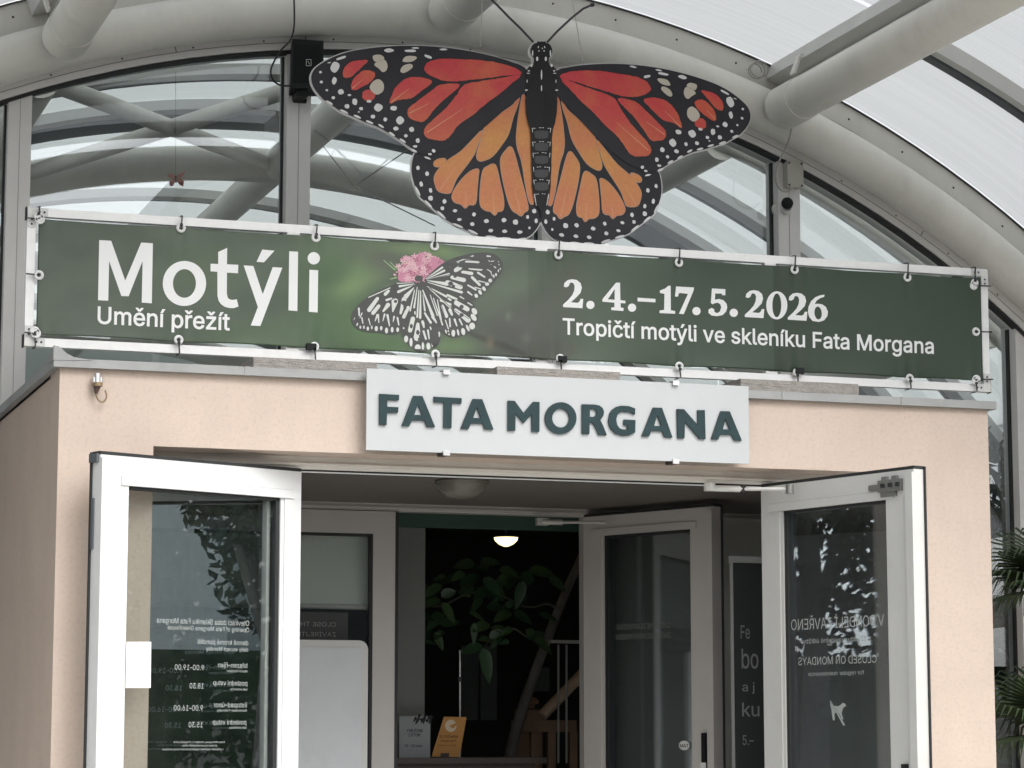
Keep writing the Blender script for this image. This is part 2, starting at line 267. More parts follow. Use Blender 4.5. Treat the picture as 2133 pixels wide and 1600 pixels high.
# ------------------------------------------------------------ lettering: letter outlines, capital height = 100
GLY = {
 ',': (37, [[(7,-23),(13,14),(27,14),(17,-23)]]),
 '-': (89, [[(66,48),(66,37),(22,37),(22,48)]]),
 '.': (37, [[(19,-1),(15,0),(12,2),(10,5),(10,8),(10,12),(12,14),(15,16),(19,17),(22,16),(25,14),(27,12),(28,8),(27,5),(25,2),(22,0)]]),
 '0': (89, [[(45,-1),(34,0),(26,5),(19,12),(14,22),(11,30),(10,40),(9,50),(10,60),(11,69),(14,78),(19,88),(26,95),(34,100),(45,101),(55,100),(63,95),(70,88),(76,78),(78,69),(79,60),(80,50),(79,40),(78,30),(76,22),(70,12),(64,5),(55,0)],[(45,10),(51,11),(57,14),(62,20),(65,28),(67,38),(68,50),(67,62),(65,72),(62,80),(57,86),(51,89),(45,90),(38,89),(32,86),(28,80),(24,72),(22,62),(21,50),(22,38),(24,28),(28,20),(32,14),(38,11)]]),
 '1': (89, [[(15,0),(15,11),(77,11),(77,0)],[(54,100),(54,0),(42,0),(42,88),(41,88),(17,70),(17,84),(39,100)]]),
 '2': (89, [[(13,0),(13,9),(46,45),(51,51),(55,56),(59,60),(61,64),(62,68),(63,73),(62,78),(60,82),(58,86),(54,88),(49,90),(44,90),(39,90),(34,88),(30,85),(27,81),(26,77),(25,71),(13,71),(14,80),(17,87),(22,93),(28,98),(36,100),(44,101),(53,100),(60,98),(66,93),(71,88),(74,81),(75,73),(74,68),(73,62),(70,57),(66,51),(60,44),(52,35),(30,12),(30,11),(77,11),(77,0)]]),
 '3': (89, [[(43,-1),(34,-1),(26,2),(19,6),(14,11),(10,18),(9,26),(21,26),(23,21),(25,17),(28,14),(32,12),(37,10),(43,10),(49,10),(54,12),(58,15),(62,18),(64,23),(65,28),(64,34),(62,39),(59,43),(54,46),(48,48),(40,49),(31,49),(31,59),(57,88),(57,89),(14,89),(14,100),(73,100),(73,91),(42,55),(42,57),(52,57),(61,54),(68,50),(73,44),(76,37),(77,28),(76,20),(73,13),(68,7),(61,2),(52,0)]]),
 '5': (89, [[(43,-1),(35,0),(28,2),(21,6),(16,12),(13,18),(12,26),(24,26),(25,21),(27,17),(30,14),(34,12),(39,10),(43,10),(49,11),(54,13),(59,16),(62,21),(64,26),(64,32),(64,38),(62,43),(58,48),(54,52),(49,54),(43,54),(38,54),(33,53),(29,51),(25,48),(13,50),(19,100),(72,100),(72,89),(30,89),(26,59),(27,59),(30,62),(35,64),(40,65),(45,66),(52,65),(58,63),(63,60),(68,56),(72,51),(74,45),(76,39),(77,32),(76,23),(73,15),(67,8),(61,3),(53,0)]]),
 '6': (89, [[(44,-1),(36,0),(28,3),(22,8),(17,15),(14,23),(12,32),(13,39),(16,47),(20,56),(27,67),(50,100),(63,100),(30,51),(29,51),(30,54),(32,57),(35,59),(38,60),(42,61),(46,62),(55,61),(62,58),(68,53),(73,47),(75,40),(76,31),(75,22),(72,14),(67,8),(61,3),(53,0)],[(44,10),(50,10),(55,12),(59,16),(62,20),(64,25),(64,31),(64,37),(62,42),(59,46),(55,49),(50,51),(44,52),(39,51),(34,49),(30,46),(27,42),(25,37),(25,31),(25,25),(27,20),(30,16),(34,12),(39,10)]]),
 '7': (89, [[(19,0),(64,88),(64,89),(12,89),(12,100),(77,100),(77,88),(32,0)]]),
 '8': (89, [[(44,-1),(35,0),(27,2),(20,7),(15,12),(11,19),(10,27),(11,33),(13,38),(16,43),(20,47),(25,50),(30,52),(23,55),(18,61),(15,67),(14,75),(15,82),(18,88),(22,94),(29,98),(36,100),(44,101),(53,100),(60,98),(66,94),(71,88),(74,82),(75,75),(74,67),(71,61),(66,55),(59,52),(64,50),(69,47),(73,43),(76,38),(78,33),(79,27),(78,19),(74,12),(69,7),(62,2),(54,0)],[(44,10),(51,10),(56,12),(60,14),(63,18),(66,22),(66,27),(65,32),(63,37),(60,41),(56,44),(50,46),(44,46),(39,46),(33,44),(29,41),(26,37),(23,32),(23,27),(23,22),(25,18),(29,14),(33,12),(38,10)],[(44,57),(49,57),(54,59),(58,62),(60,65),(62,69),(63,74),(62,79),(60,83),(58,86),(54,88),(50,90),(44,90),(39,90),(35,88),(31,86),(28,83),(27,79),(26,74),(27,69),(28,65),(31,62),(35,59),(39,57)]]),
 '9': (89, [[(44,101),(53,100),(61,97),(67,92),(72,85),(75,77),(76,68),(76,61),(73,53),(69,44),(62,33),(39,0),(26,0),(59,49),(60,49),(59,46),(57,43),(54,41),(50,40),(47,39),(43,38),(34,39),(27,42),(21,47),(16,53),(13,60),(12,69),(14,78),(17,86),(22,92),(28,97),(36,100)],[(44,90),(39,90),(34,88),(30,84),(27,80),(25,75),(25,69),(25,63),(27,58),(30,54),(34,51),(39,49),(44,48),(50,49),(55,51),(59,54),(62,58),(64,63),(64,69),(64,75),(62,80),(59,84),(55,88),(50,90)]]),
 'A': (94, [[(3,0),(40,100),(54,100),(91,0),(78,0),(56,59),(54,66),(52,73),(49,82),(46,94),(48,94),(45,82),(42,73),(39,65),(37,59),(17,0)],[(22,28),(22,39),(73,39),(73,28)]]),
 'B': (90, [[(12,0),(12,100),(47,100),(57,99),(65,96),(71,92),(75,87),(77,81),(78,73),(78,68),(76,63),(73,59),(70,56),(66,54),(62,52),(67,51),(71,48),(76,45),(79,40),(81,34),(82,27),(81,20),(79,13),(74,8),(68,4),(59,1),(48,0)],[(24,11),(48,11),(58,12),(65,16),(69,21),(70,27),(69,32),(67,36),(64,40),(60,43),(55,45),(49,45),(24,45)],[(24,56),(47,56),(52,57),(57,58),(61,61),(64,64),(65,68),(66,73),(65,79),(61,84),(56,88),(47,89),(24,89)]]),
 'C': (100, [[(53,-1),(44,-1),(37,1),(30,5),(23,10),(18,16),(14,23),(10,31),(9,40),(8,50),(9,60),(10,69),(14,77),(18,84),(23,90),(30,95),(37,99),(44,101),(53,101),(60,101),(67,99),(73,96),(79,93),(84,88),(88,82),(91,76),(93,68),(80,68),(79,73),(77,78),(74,81),(70,84),(66,87),(62,88),(57,89),(53,90),(44,88),(36,85),(30,79),(25,72),(21,62),(20,50),(21,38),(25,28),(30,21),(36,15),(44,12),(53,10),(57,11),(62,12),(66,13),(70,16),(74,19),(77,22),(79,27),(80,32),(93,32),(91,24),(88,18),(84,12),(79,7),(73,4),(67,1),(60,-1)]]),
 'D': (99, [[(43,0),(19,0),(19,11),(42,11),(53,12),(62,16),(70,22),(74,29),(77,39),(78,50),(77,61),(75,71),(70,79),(63,84),(54,88),(43,89),(18,89),(18,100),(44,100),(54,99),(62,97),(69,94),(78,87),(85,77),(88,69),(90,60),(91,50),(90,40),(88,31),(85,23),(81,16),(75,11),(69,6),(61,3),(53,1)],[(24,100),(24,0),(12,0),(12,100)]]),
 'E': (82, [[(12,0),(12,100),(73,100),(73,89),(24,89),(24,56),(70,56),(70,45),(24,45),(24,11),(74,11),(74,0)]]),
 'F': (81, [[(12,0),(12,100),(73,100),(73,89),(24,89),(24,55),(68,55),(68,43),(24,43),(24,0)]]),
 'G': (102, [[(53,-1),(44,-1),(36,1),(29,5),(23,10),(18,16),(14,23),(10,31),(9,40),(8,50),(9,60),(10,69),(14,77),(18,84),(23,90),(29,95),(36,99),(44,101),(52,101),(60,101),(67,99),(73,96),(79,92),(84,87),(88,82),(91,76),(93,69),(80,69),(78,73),(76,77),(73,81),(70,84),(66,86),(62,88),(57,89),(52,90),(44,88),(36,85),(30,79),(25,72),(21,62),(20,50),(21,38),(25,28),(30,21),(36,15),(44,12),(53,10),(61,11),(68,14),(74,18),(78,24),(81,31),(82,40),(85,39),(56,39),(56,50),(94,50),(94,39),(93,28),(89,18),(82,10),(74,4),(64,0)]]),
 'H': (102, [[(12,0),(12,100),(24,100),(24,57),(77,57),(77,100),(90,100),(90,0),(77,0),(77,46),(24,46),(24,0)]]),
 'I': (59, [[(6,0),(6,11),(23,11),(23,89),(6,89),(6,100),(53,100),(53,89),(36,89),(36,11),(53,11),(53,0)]]),
 'J': (78, [[(36,-1),(24,1),(15,6),(10,12),(7,20),(7,29),(7,34),(19,34),(19,29),(20,20),(24,15),(29,11),(36,10),(43,11),(49,15),(52,20),(53,29),(53,100),(66,100),(66,29),(65,20),(62,12),(58,6),(48,1)]]),
 'K': (92, [[(21,29),(21,42),(24,47),(27,51),(31,56),(34,60),(38,64),(42,68),(71,100),(88,100),(45,54)],[(12,0),(12,100),(24,100),(24,66),(24,44),(24,38),(24,0)],[(73,0),(37,51),(45,61),(88,0)]]),
 'L': (77, [[(12,0),(12,100),(24,100),(24,11),(71,11),(71,0)]]),
 'M': (123, [[(12,0),(12,100),(30,100),(54,37),(56,31),(59,24),(61,16),(63,10),(60,10),(62,16),(65,24),(67,31),(69,37),(94,100),(112,100),(112,0),(99,0),(99,57),(99,64),(99,72),(99,81),(100,90),(101,90),(99,85),(98,80),(95,71),(92,63),(90,57),(67,0),(56,0),(33,57),(31,63),(28,71),(25,80),(22,90),(23,90),(24,82),(24,73),(24,65),(24,57),(24,0)]]),
 'N': (103, [[(12,0),(12,100),(27,100),(67,36),(69,33),(71,30),(74,26),(76,21),(79,16),(81,11),(80,11),(79,16),(79,21),(79,26),(78,31),(78,38),(78,100),(91,100),(91,0),(76,0),(40,57),(35,65),(32,70),(29,75),(21,89),(23,89),(24,75),(24,64),(25,57),(25,0)]]),
 'O': (105, [[(52,-1),(44,-1),(37,1),(30,5),(23,10),(18,16),(14,23),(10,31),(9,40),(8,50),(9,60),(10,69),(14,77),(18,84),(23,90),(30,95),(37,99),(44,101),(52,101),(61,101),(68,99),(75,95),(82,90),(87,84),(91,77),(94,69),(96,60),(97,50),(96,40),(94,31),(91,23),(87,16),(82,10),(75,5),(68,1),(61,-1)],[(52,10),(61,12),(69,15),(75,21),(80,28),(83,38),(85,50),(83,62),(80,72),(75,79),(69,85),(61,88),(52,90),(44,88),(36,85),(30,79),(25,72),(21,62),(20,50),(21,38),(25,28),(30,21),(36,15),(44,12)]]),
 'P': (87, [[(12,0),(12,100),(46,100),(57,99),(65,96),(72,91),(77,84),(79,77),(80,68),(79,60),(77,52),(72,46),(65,41),(57,38),(46,37),(21,37),(21,48),(46,48),(53,48),(58,50),(63,54),(65,58),(67,63),(68,68),(67,74),(65,79),(63,83),(58,86),(53,88),(46,89),(24,89),(24,0)]]),
 'R': (88, [[(12,0),(12,100),(46,100),(57,99),(65,96),(72,91),(77,85),(80,78),(80,69),(80,61),(77,53),(72,47),(65,43),(57,40),(46,39),(19,39),(19,50),(46,50),(53,51),(59,52),(63,55),(66,59),(67,64),(68,69),(67,75),(66,80),(63,83),(58,86),(53,88),(46,89),(24,89),(24,0)],[(69,0),(45,45),(60,45),(84,0)]]),
 'S': (88, [[(44,-2),(34,-1),(25,2),(18,6),(13,12),(9,19),(8,27),(21,27),(22,22),(24,17),(28,14),(33,12),(38,10),(44,10),(50,10),(56,12),(61,14),(65,18),(67,22),(68,27),(67,32),(65,35),(62,38),(58,40),(53,42),(48,44),(36,47),(25,51),(17,57),(12,64),(10,73),(11,81),(15,88),(20,94),(27,98),(35,100),(45,101),(54,100),(62,98),(69,94),(74,88),(77,82),(79,74),(66,74),(64,81),(59,86),(53,89),(44,90),(38,90),(33,88),(29,86),(25,82),(23,78),(23,74),(23,69),(26,66),(29,63),(33,61),(38,59),(42,58),(52,55),(56,54),(61,52),(66,50),(71,47),(74,43),(78,39),(80,34),(80,27),(79,19),(76,12),(71,7),(64,2),(55,-1)]]),
 'T': (88, [[(6,89),(6,100),(82,100),(82,89),(50,89),(50,0),(38,0),(38,89)]]),
 'U': (102, [[(51,-2),(40,0),(30,3),(22,9),(17,16),(13,24),(12,34),(12,100),(24,100),(24,35),(25,28),(28,22),(32,17),(37,13),(43,11),(51,10),(59,11),(65,13),(70,17),(74,22),(76,28),(77,35),(77,100),(90,100),(90,34),(89,24),(85,16),(79,9),(71,3),(62,0)]]),
 'V': (94, [[(40,0),(3,100),(17,100),(38,41),(40,35),(42,27),(45,18),(49,6),(46,6),(50,18),(52,27),(55,35),(57,41),(78,100),(91,100),(55,0)]]),
 'Y': (93, [[(40,0),(40,41),(3,100),(18,100),(38,68),(41,62),(44,57),(46,52),(49,45),(44,45),(47,52),(49,58),(52,63),(55,68),(75,100),(89,100),(53,41),(53,0)]]),
 'Z': (86, [[(8,0),(8,9),(54,76),(57,80),(60,85),(64,89),(67,93),(68,89),(62,89),(56,89),(50,89),(44,89),(8,89),(8,100),(78,100),(78,91),(33,25),(30,21),(26,16),(19,7),(18,11),(24,11),(30,11),(36,11),(42,11),(79,11),(79,0)]]),
 'a': (77, [[(31,-2),(25,-1),(19,1),(13,4),(9,9),(7,14),(6,21),(7,27),(8,32),(11,35),(15,38),(20,40),(25,41),(30,42),(35,43),(46,45),(50,45),(52,46),(54,50),(54,55),(52,58),(50,61),(47,63),(43,65),(38,65),(34,65),(29,63),(26,61),(23,59),(21,57),(20,54),(8,57),(11,63),(15,68),(20,71),(26,74),(32,75),(38,76),(42,75),(47,75),(52,73),(56,71),(60,68),(63,63),(65,57),(66,49),(66,0),(54,0),(54,10),(52,8),(50,5),(46,2),(42,0),(37,-1)],[(33,9),(40,10),(45,12),(49,15),(52,18),(54,23),(54,27),(54,37),(51,36),(45,35),(39,34),(34,33),(30,32),(26,31),(23,30),(20,27),(19,24),(18,21),(19,17),(20,14),(22,12),(26,10),(29,9)]]),
 'b': (83, [[(45,-2),(39,-1),(34,1),(30,3),(27,6),(25,9),(23,12),(22,12),(22,0),(10,0),(10,100),(22,100),(22,63),(23,63),(25,65),(27,68),(30,71),(34,73),(39,75),(45,76),(54,74),(62,71),(68,65),(73,58),(76,48),(77,37),(76,26),(73,17),(68,9),(62,3),(54,0)],[(43,9),(50,10),(55,13),(59,17),(62,23),(64,30),(64,37),(64,45),(62,51),(59,57),(55,61),(50,64),(43,65),(37,64),(32,61),(28,57),(25,52),(23,45),(22,37),(23,29),(25,23),(28,17),(32,13),(37,10)]]),
 'c': (78, [[(41,-2),(31,0),(23,3),(16,9),(11,17),(8,26),(7,37),(8,48),(11,57),(16,65),(23,71),(31,74),(41,76),(46,75),(51,74),(56,72),(60,70),(64,67),(67,63),(69,59),(71,54),(60,51),(59,54),(57,57),(53,61),(50,63),(48,64),(44,65),(41,65),(34,64),(29,61),(24,56),(21,51),(20,44),(19,37),(20,30),(21,23),(24,17),(29,13),(34,10),(41,9),(44,9),(48,10),(51,11),(53,13),(55,15),(57,17),(59,20),(60,23),(71,20),(70,15),(67,11),(64,7),(60,4),(56,2),(51,0),(46,-1)]]),
 'd': (83, [[(38,-2),(30,0),(22,3),(16,9),(11,17),(8,26),(7,37),(8,48),(11,58),(16,65),(22,71),(30,74),(38,76),(45,75),(50,73),(54,71),(56,68),(59,65),(60,63),(61,63),(61,100),(73,100),(73,0),(61,0),(61,12),(60,12),(59,9),(56,6),(53,3),(50,1),(45,-1)],[(40,9),(46,10),(52,13),(56,17),(59,23),(61,29),(61,37),(61,45),(59,52),(56,57),(52,61),(47,64),(40,65),(34,64),(28,61),(24,57),(21,51),(20,45),(19,37),(20,30),(21,23),(24,17),(29,13),(34,10)]]),
 'e': (79, [[(42,-2),(32,0),(23,3),(16,9),(11,17),(8,26),(7,37),(8,48),(11,57),(16,65),(23,71),(31,74),(40,76),(46,75),(52,74),(58,71),(63,67),(67,62),(70,55),(72,48),(73,38),(73,33),(15,33),(15,43),(66,43),(61,40),(60,47),(59,53),(56,58),(52,62),(47,64),(40,65),(34,64),(29,62),(25,58),(21,53),(19,47),(19,41),(19,35),(20,27),(22,21),(25,16),(30,12),(35,10),(42,9),(46,9),(50,10),(53,12),(56,14),(58,17),(60,21),(72,18),(69,12),(66,8),(61,4),(56,1),(49,-1)]]),
 'f': (50, [[(45,75),(45,64),(1,64),(1,75)],[(16,0),(16,85),(17,91),(19,96),(22,99),(27,102),(32,104),(37,104),(41,104),(44,104),(48,102),(45,92),(42,93),(38,93),(34,92),(30,90),(28,87),(28,82),(28,0)]]),
 'g': (84, [[(41,-30),(33,-29),(26,-27),(21,-25),(16,-22),(13,-18),(10,-14),(20,-8),(22,-10),(24,-13),(27,-15),(30,-17),(35,-19),(41,-19),(49,-18),(55,-15),(60,-9),(61,-1),(61,13),(60,13),(59,11),(56,8),(53,5),(50,3),(45,1),(38,1),(30,2),(22,5),(16,11),(11,18),(8,27),(7,38),(8,48),(11,58),(16,65),(22,71),(30,74),(39,76),(45,75),(50,73),(54,71),(57,68),(59,65),(60,63),(62,63),(62,75),(73,75),(73,-2),(72,-11),(69,-18),(64,-23),(57,-27),(49,-29)],[(40,12),(47,12),(52,15),(56,19),(59,24),(61,30),(61,38),(61,45),(59,52),(56,57),(52,61),(47,64),(40,65),(34,64),(29,61),(24,57),(21,52),(20,45),(19,38),(20,30),(21,24),(24,19),(29,15),(34,12)]]),
 'h': (81, [[(22,45),(22,0),(10,0),(10,100),(22,100),(22,57),(20,57),(24,65),(30,71),(37,74),(45,76),(52,75),(58,72),(63,69),(67,63),(69,56),(70,47),(70,0),(58,0),(58,46),(57,54),(54,60),(48,63),(41,65),(36,64),(32,62),(28,60),(25,56),(23,51)]]),
 'i': (33, [[(10,0),(10,75),(22,75),(22,0)],[(16,87),(13,88),(11,89),(9,92),(8,95),(9,98),(11,101),(13,102),(16,103),(20,102),(22,101),(24,98),(25,95),(24,92),(22,89),(20,88)]]),
 'j': (33, [[(10,75),(22,75),(22,-6),(22,-12),(20,-18),(17,-22),(13,-25),(7,-27),(1,-28),(-2,-28),(-2,-17),(0,-17),(5,-16),(8,-14),(10,-11),(10,-6)],[(16,87),(13,88),(11,89),(9,92),(8,95),(9,98),(11,101),(13,102),(16,103),(20,102),(22,101),(24,98),(25,95),(24,92),(22,89),(20,88)]]),
 'k': (75, [[(22,27),(22,42),(24,42),(56,75),(71,75),(36,39),(35,39)],[(10,0),(10,100),(22,100),(22,0)],[(58,0),(29,37),(38,45),(73,0)]]),
 'l': (37, [[(27,0),(20,1),(15,4),(11,9),(10,17),(10,100),(22,100),(22,19),(23,15),(24,12),(29,10),(32,10),(33,11),(36,1),(32,0)]]),
 'm': (120, [[(10,0),(10,75),(22,75),(22,58),(21,58),(23,64),(26,68),(30,71),(34,74),(38,75),(43,76),(51,75),(56,71),(61,65),(63,58),(61,58),(63,63),(66,67),(70,71),(75,74),(80,75),(86,76),(92,75),(98,73),(103,70),(106,65),(109,58),(109,50),(109,0),(97,0),(97,50),(96,57),(93,61),(88,64),(82,65),(78,64),(74,63),(70,60),(68,57),(66,53),(66,49),(66,0),(54,0),(54,51),(53,57),(50,61),(45,64),(39,65),(35,64),(31,63),(27,60),(25,57),(23,52),(22,47),(22,0)]]),
 'n': (81, [[(22,45),(22,0),(10,0),(10,75),(22,75),(22,57),(20,57),(24,65),(30,71),(37,74),(45,76),(52,75),(58,72),(63,69),(67,63),(69,56),(70,47),(70,0),(58,0),(58,46),(57,54),(54,60),(48,63),(41,65),(36,64),(32,62),(28,60),(25,56),(23,51)]]),
 'o': (82, [[(41,-2),(31,0),(23,3),(16,9),(11,17),(8,26),(7,37),(8,48),(11,57),(16,65),(23,71),(31,74),(41,76),(50,74),(59,71),(66,65),(71,57),(74,48),(75,37),(74,26),(71,17),(66,9),(59,3),(50,0)],[(41,9),(48,10),(53,13),(57,17),(60,23),(62,30),(63,37),(62,44),(60,51),(57,56),(53,61),(48,64),(41,65),(34,64),(29,61),(24,56),(21,51),(20,44),(19,37),(20,30),(21,23),(24,17),(29,13),(34,10)]]),
 'p': (83, [[(10,-28),(10,75),(22,75),(22,63),(23,63),(25,65),(27,68),(30,71),(34,73),(39,75),(45,76),(54,74),(62,71),(68,65),(73,58),(76,48),(77,37),(76,26),(73,17),(68,9),(62,3),(54,0),(45,-2),(39,-1),(34,1),(30,3),(27,6),(25,9),(23,12),(22,12),(22,-28)],[(43,9),(50,10),(55,13),(59,17),(62,23),(64,30),(64,37),(64,45),(62,51),(59,57),(55,61),(50,64),(43,65),(37,64),(32,61),(28,57),(25,52),(23,45),(22,37),(23,29),(25,23),(28,17),(32,13),(37,10)]]),
 'r': (51, [[(10,0),(10,75),(22,75),(22,63),(23,63),(26,68),(30,72),(36,75),(42,76),(45,76),(48,75),(48,63),(45,64),(41,64),(36,63),(31,62),(28,59),(25,56),(23,51),(22,47),(22,0)]]),
 's': (72, [[(36,-2),(28,-1),(22,1),(17,4),(12,7),(9,12),(7,19),(18,21),(21,16),(24,12),(29,10),(36,9),(43,10),(48,12),(52,16),(53,20),(52,24),(50,27),(46,29),(42,30),(29,33),(20,37),(14,41),(10,47),(9,54),(10,60),(13,65),(17,70),(23,73),(29,75),(37,76),(44,75),(50,73),(55,70),(59,67),(62,62),(64,57),(53,54),(51,58),(48,62),(43,65),(37,65),(31,65),(26,62),(22,59),(21,54),(22,51),(24,48),(28,46),(34,44),(45,41),(54,38),(60,34),(64,28),(65,21),(64,15),(61,9),(57,5),(51,1),(44,-1)]]),
 't': (45, [[(40,75),(40,64),(1,64),(1,75)],[(13,93),(25,93),(25,19),(25,15),(27,12),(29,10),(33,10),(36,10),(40,11),(42,0),(38,-1),(33,-1),(25,0),(18,4),(14,10),(13,18)]]),
 'u': (81, [[(36,-1),(29,0),(23,2),(17,6),(14,12),(11,19),(10,27),(10,75),(22,75),(22,28),(23,21),(27,15),(32,11),(39,10),(44,10),(49,12),(53,15),(56,19),(58,24),(58,30),(58,75),(70,75),(70,0),(59,0),(59,18),(60,18),(56,9),(51,3),(44,0)]]),
 'v': (77, [[(32,0),(3,75),(17,75),(32,30),(35,24),(37,17),(39,10),(40,4),(36,4),(38,10),(40,17),(42,24),(44,30),(60,75),(73,75),(44,0)]]),
 'x': (74, [[(4,0),(34,43),(34,34),(6,75),(20,75),(29,60),(32,55),(35,50),(38,45),(41,40),(34,40),(37,45),(40,50),(43,55),(46,60),(55,75),(69,75),(41,33),(41,42),(70,0),(56,0),(45,17),(42,22),(39,27),(37,31),(34,36),(40,36),(38,31),(35,27),(32,22),(29,17),(18,0)]]),
 'y': (77, [[(9,-27),(12,-17),(14,-17),(17,-18),(20,-17),(23,-16),(26,-15),(28,-11),(30,-7),(32,0),(3,75),(17,75),(32,30),(35,24),(37,17),(39,10),(40,4),(36,4),(38,10),(40,17),(42,24),(44,30),(60,75),(73,75),(40,-11),(38,-17),(35,-21),(31,-24),(27,-27),(23,-28),(18,-29),(13,-28)]]),
 'z': (75, [[(8,0),(8,9),(50,63),(9,63),(9,75),(65,75),(65,65),(25,12),(25,11),(67,11),(67,0)]]),
 'Í': (59, [[(6,0),(6,11),(23,11),(23,89),(6,89),(6,100),(53,100),(53,89),(36,89),(36,11),(53,11),(53,0)],[(24,110),(34,129),(47,129),(34,110)]]),
 'Ý': (93, [[(40,0),(40,41),(3,100),(18,100),(38,68),(41,62),(44,57),(46,52),(49,45),(44,45),(47,52),(49,58),(52,63),(55,68),(75,100),(89,100),(53,41),(53,0)],[(41,110),(50,129),(64,129),(51,110)]]),
 'á': (77, [[(31,-2),(25,-1),(19,1),(13,4),(9,9),(7,14),(6,21),(7,27),(8,32),(11,35),(15,38),(20,40),(25,41),(30,42),(35,43),(46,45),(50,45),(52,46),(54,50),(54,55),(52,58),(50,61),(47,63),(43,65),(38,65),(34,65),(29,63),(26,61),(23,59),(21,57),(20,54),(8,57),(11,63),(15,68),(20,71),(26,74),(32,75),(38,76),(42,75),(47,75),(52,73),(56,71),(60,68),(63,63),(65,57),(66,49),(66,0),(54,0),(54,10),(52,8),(50,5),(46,2),(42,0),(37,-1)],[(33,9),(40,10),(45,12),(49,15),(52,18),(54,23),(54,27),(54,37),(51,36),(45,35),(39,34),(34,33),(30,32),(26,31),(23,30),(20,27),(19,24),(18,21),(19,17),(20,14),(22,12),(26,10),(29,9)],[(32,84),(41,104),(55,104),(42,84)]]),
 'é': (79, [[(42,-2),(32,0),(23,3),(16,9),(11,17),(8,26),(7,37),(8,48),(11,57),(16,65),(23,71),(31,74),(40,76),(46,75),(52,74),(58,71),(63,67),(67,62),(70,55),(72,48),(73,38),(73,33),(15,33),(15,43),(66,43),(61,40),(60,47),(59,53),(56,58),(52,62),(47,64),(40,65),(34,64),(29,62),(25,58),(21,53),(19,47),(19,41),(19,35),(20,27),(22,21),(25,16),(30,12),(35,10),(42,9),(46,9),(50,10),(53,12),(56,14),(58,17),(60,21),(72,18),(69,12),(66,8),(61,4),(56,1),(49,-1)],[(35,84),(44,104),(58,104),(45,84)]]),
 'í': (33, [[(10,0),(10,75),(22,75),(22,0)],[(11,84),(21,104),(34,104),(21,84)]]),
 'ú': (81, [[(36,-1),(29,0),(23,2),(17,6),(14,12),(11,19),(10,27),(10,75),(22,75),(22,28),(23,21),(27,15),(32,11),(39,10),(44,10),(49,12),(53,15),(56,19),(58,24),(58,30),(58,75),(70,75),(70,0),(59,0),(59,18),(60,18),(56,9),(51,3),(44,0)],[(35,84),(44,104),(58,104),(45,84)]]),
 'ý': (77, [[(9,-27),(12,-17),(14,-17),(17,-18),(20,-17),(23,-16),(26,-15),(28,-11),(30,-7),(32,0),(3,75),(17,75),(32,30),(35,24),(37,17),(39,10),(40,4),(36,4),(38,10),(40,17),(42,24),(44,30),(60,75),(73,75),(40,-11),(38,-17),(35,-21),(31,-24),(27,-27),(23,-28),(18,-29),(13,-28)],[(33,84),(42,104),(56,104),(43,84)]]),
 'č': (78, [[(41,-2),(31,0),(23,3),(16,9),(11,17),(8,26),(7,37),(8,48),(11,57),(16,65),(23,71),(31,74),(41,76),(46,75),(51,74),(56,72),(60,70),(64,67),(67,63),(69,59),(71,54),(60,51),(59,54),(57,57),(53,61),(50,63),(48,64),(44,65),(41,65),(34,64),(29,61),(24,56),(21,51),(20,44),(19,37),(20,30),(21,23),(24,17),(29,13),(34,10),(41,9),(44,9),(48,10),(51,11),(53,13),(55,15),(57,17),(59,20),(60,23),(71,20),(70,15),(67,11),(64,7),(60,4),(56,2),(51,0),(46,-1)],[(31,104),(41,92),(50,104),(62,104),(62,103),(46,86),(35,86),(19,103),(19,104)]]),
 'Ě': (82, [[(12,0),(12,100),(73,100),(73,89),(24,89),(24,56),(70,56),(70,45),(24,45),(24,11),(74,11),(74,0)],[(33,129),(43,118),(52,129),(64,129),(49,111),(37,111),(21,129)]]),
 'ě': (79, [[(42,-2),(32,0),(23,3),(16,9),(11,17),(8,26),(7,37),(8,48),(11,57),(16,65),(23,71),(31,74),(40,76),(46,75),(52,74),(58,71),(63,67),(67,62),(70,55),(72,48),(73,38),(73,33),(15,33),(15,43),(66,43),(61,40),(60,47),(59,53),(56,58),(52,62),(47,64),(40,65),(34,64),(29,62),(25,58),(21,53),(19,47),(19,41),(19,35),(20,27),(22,21),(25,16),(30,12),(35,10),(42,9),(46,9),(50,10),(53,12),(56,14),(58,17),(60,21),(72,18),(69,12),(66,8),(61,4),(56,1),(49,-1)],[(30,104),(40,92),(50,104),(62,104),(62,103),(46,86),(34,86),(19,103),(19,104)]]),
 'Ř': (88, [[(12,0),(12,100),(46,100),(57,99),(65,96),(72,91),(77,85),(80,78),(80,69),(80,61),(77,53),(72,47),(65,43),(57,40),(46,39),(19,39),(19,50),(46,50),(53,51),(59,52),(63,55),(66,59),(67,64),(68,69),(67,75),(66,80),(63,83),(58,86),(53,88),(46,89),(24,89),(24,0)],[(69,0),(45,45),(60,45),(84,0)],[(34,129),(44,118),(53,129),(65,129),(49,111),(38,111),(22,129)]]),
 'ř': (51, [[(10,0),(10,75),(22,75),(22,63),(23,63),(26,68),(30,72),(36,75),(42,76),(45,76),(48,75),(48,63),(45,64),(41,64),(36,63),(31,62),(28,59),(25,56),(23,51),(22,47),(22,0)],[(19,104),(28,92),(38,104),(50,104),(50,103),(34,86),(22,86),(7,103),(7,104)]]),
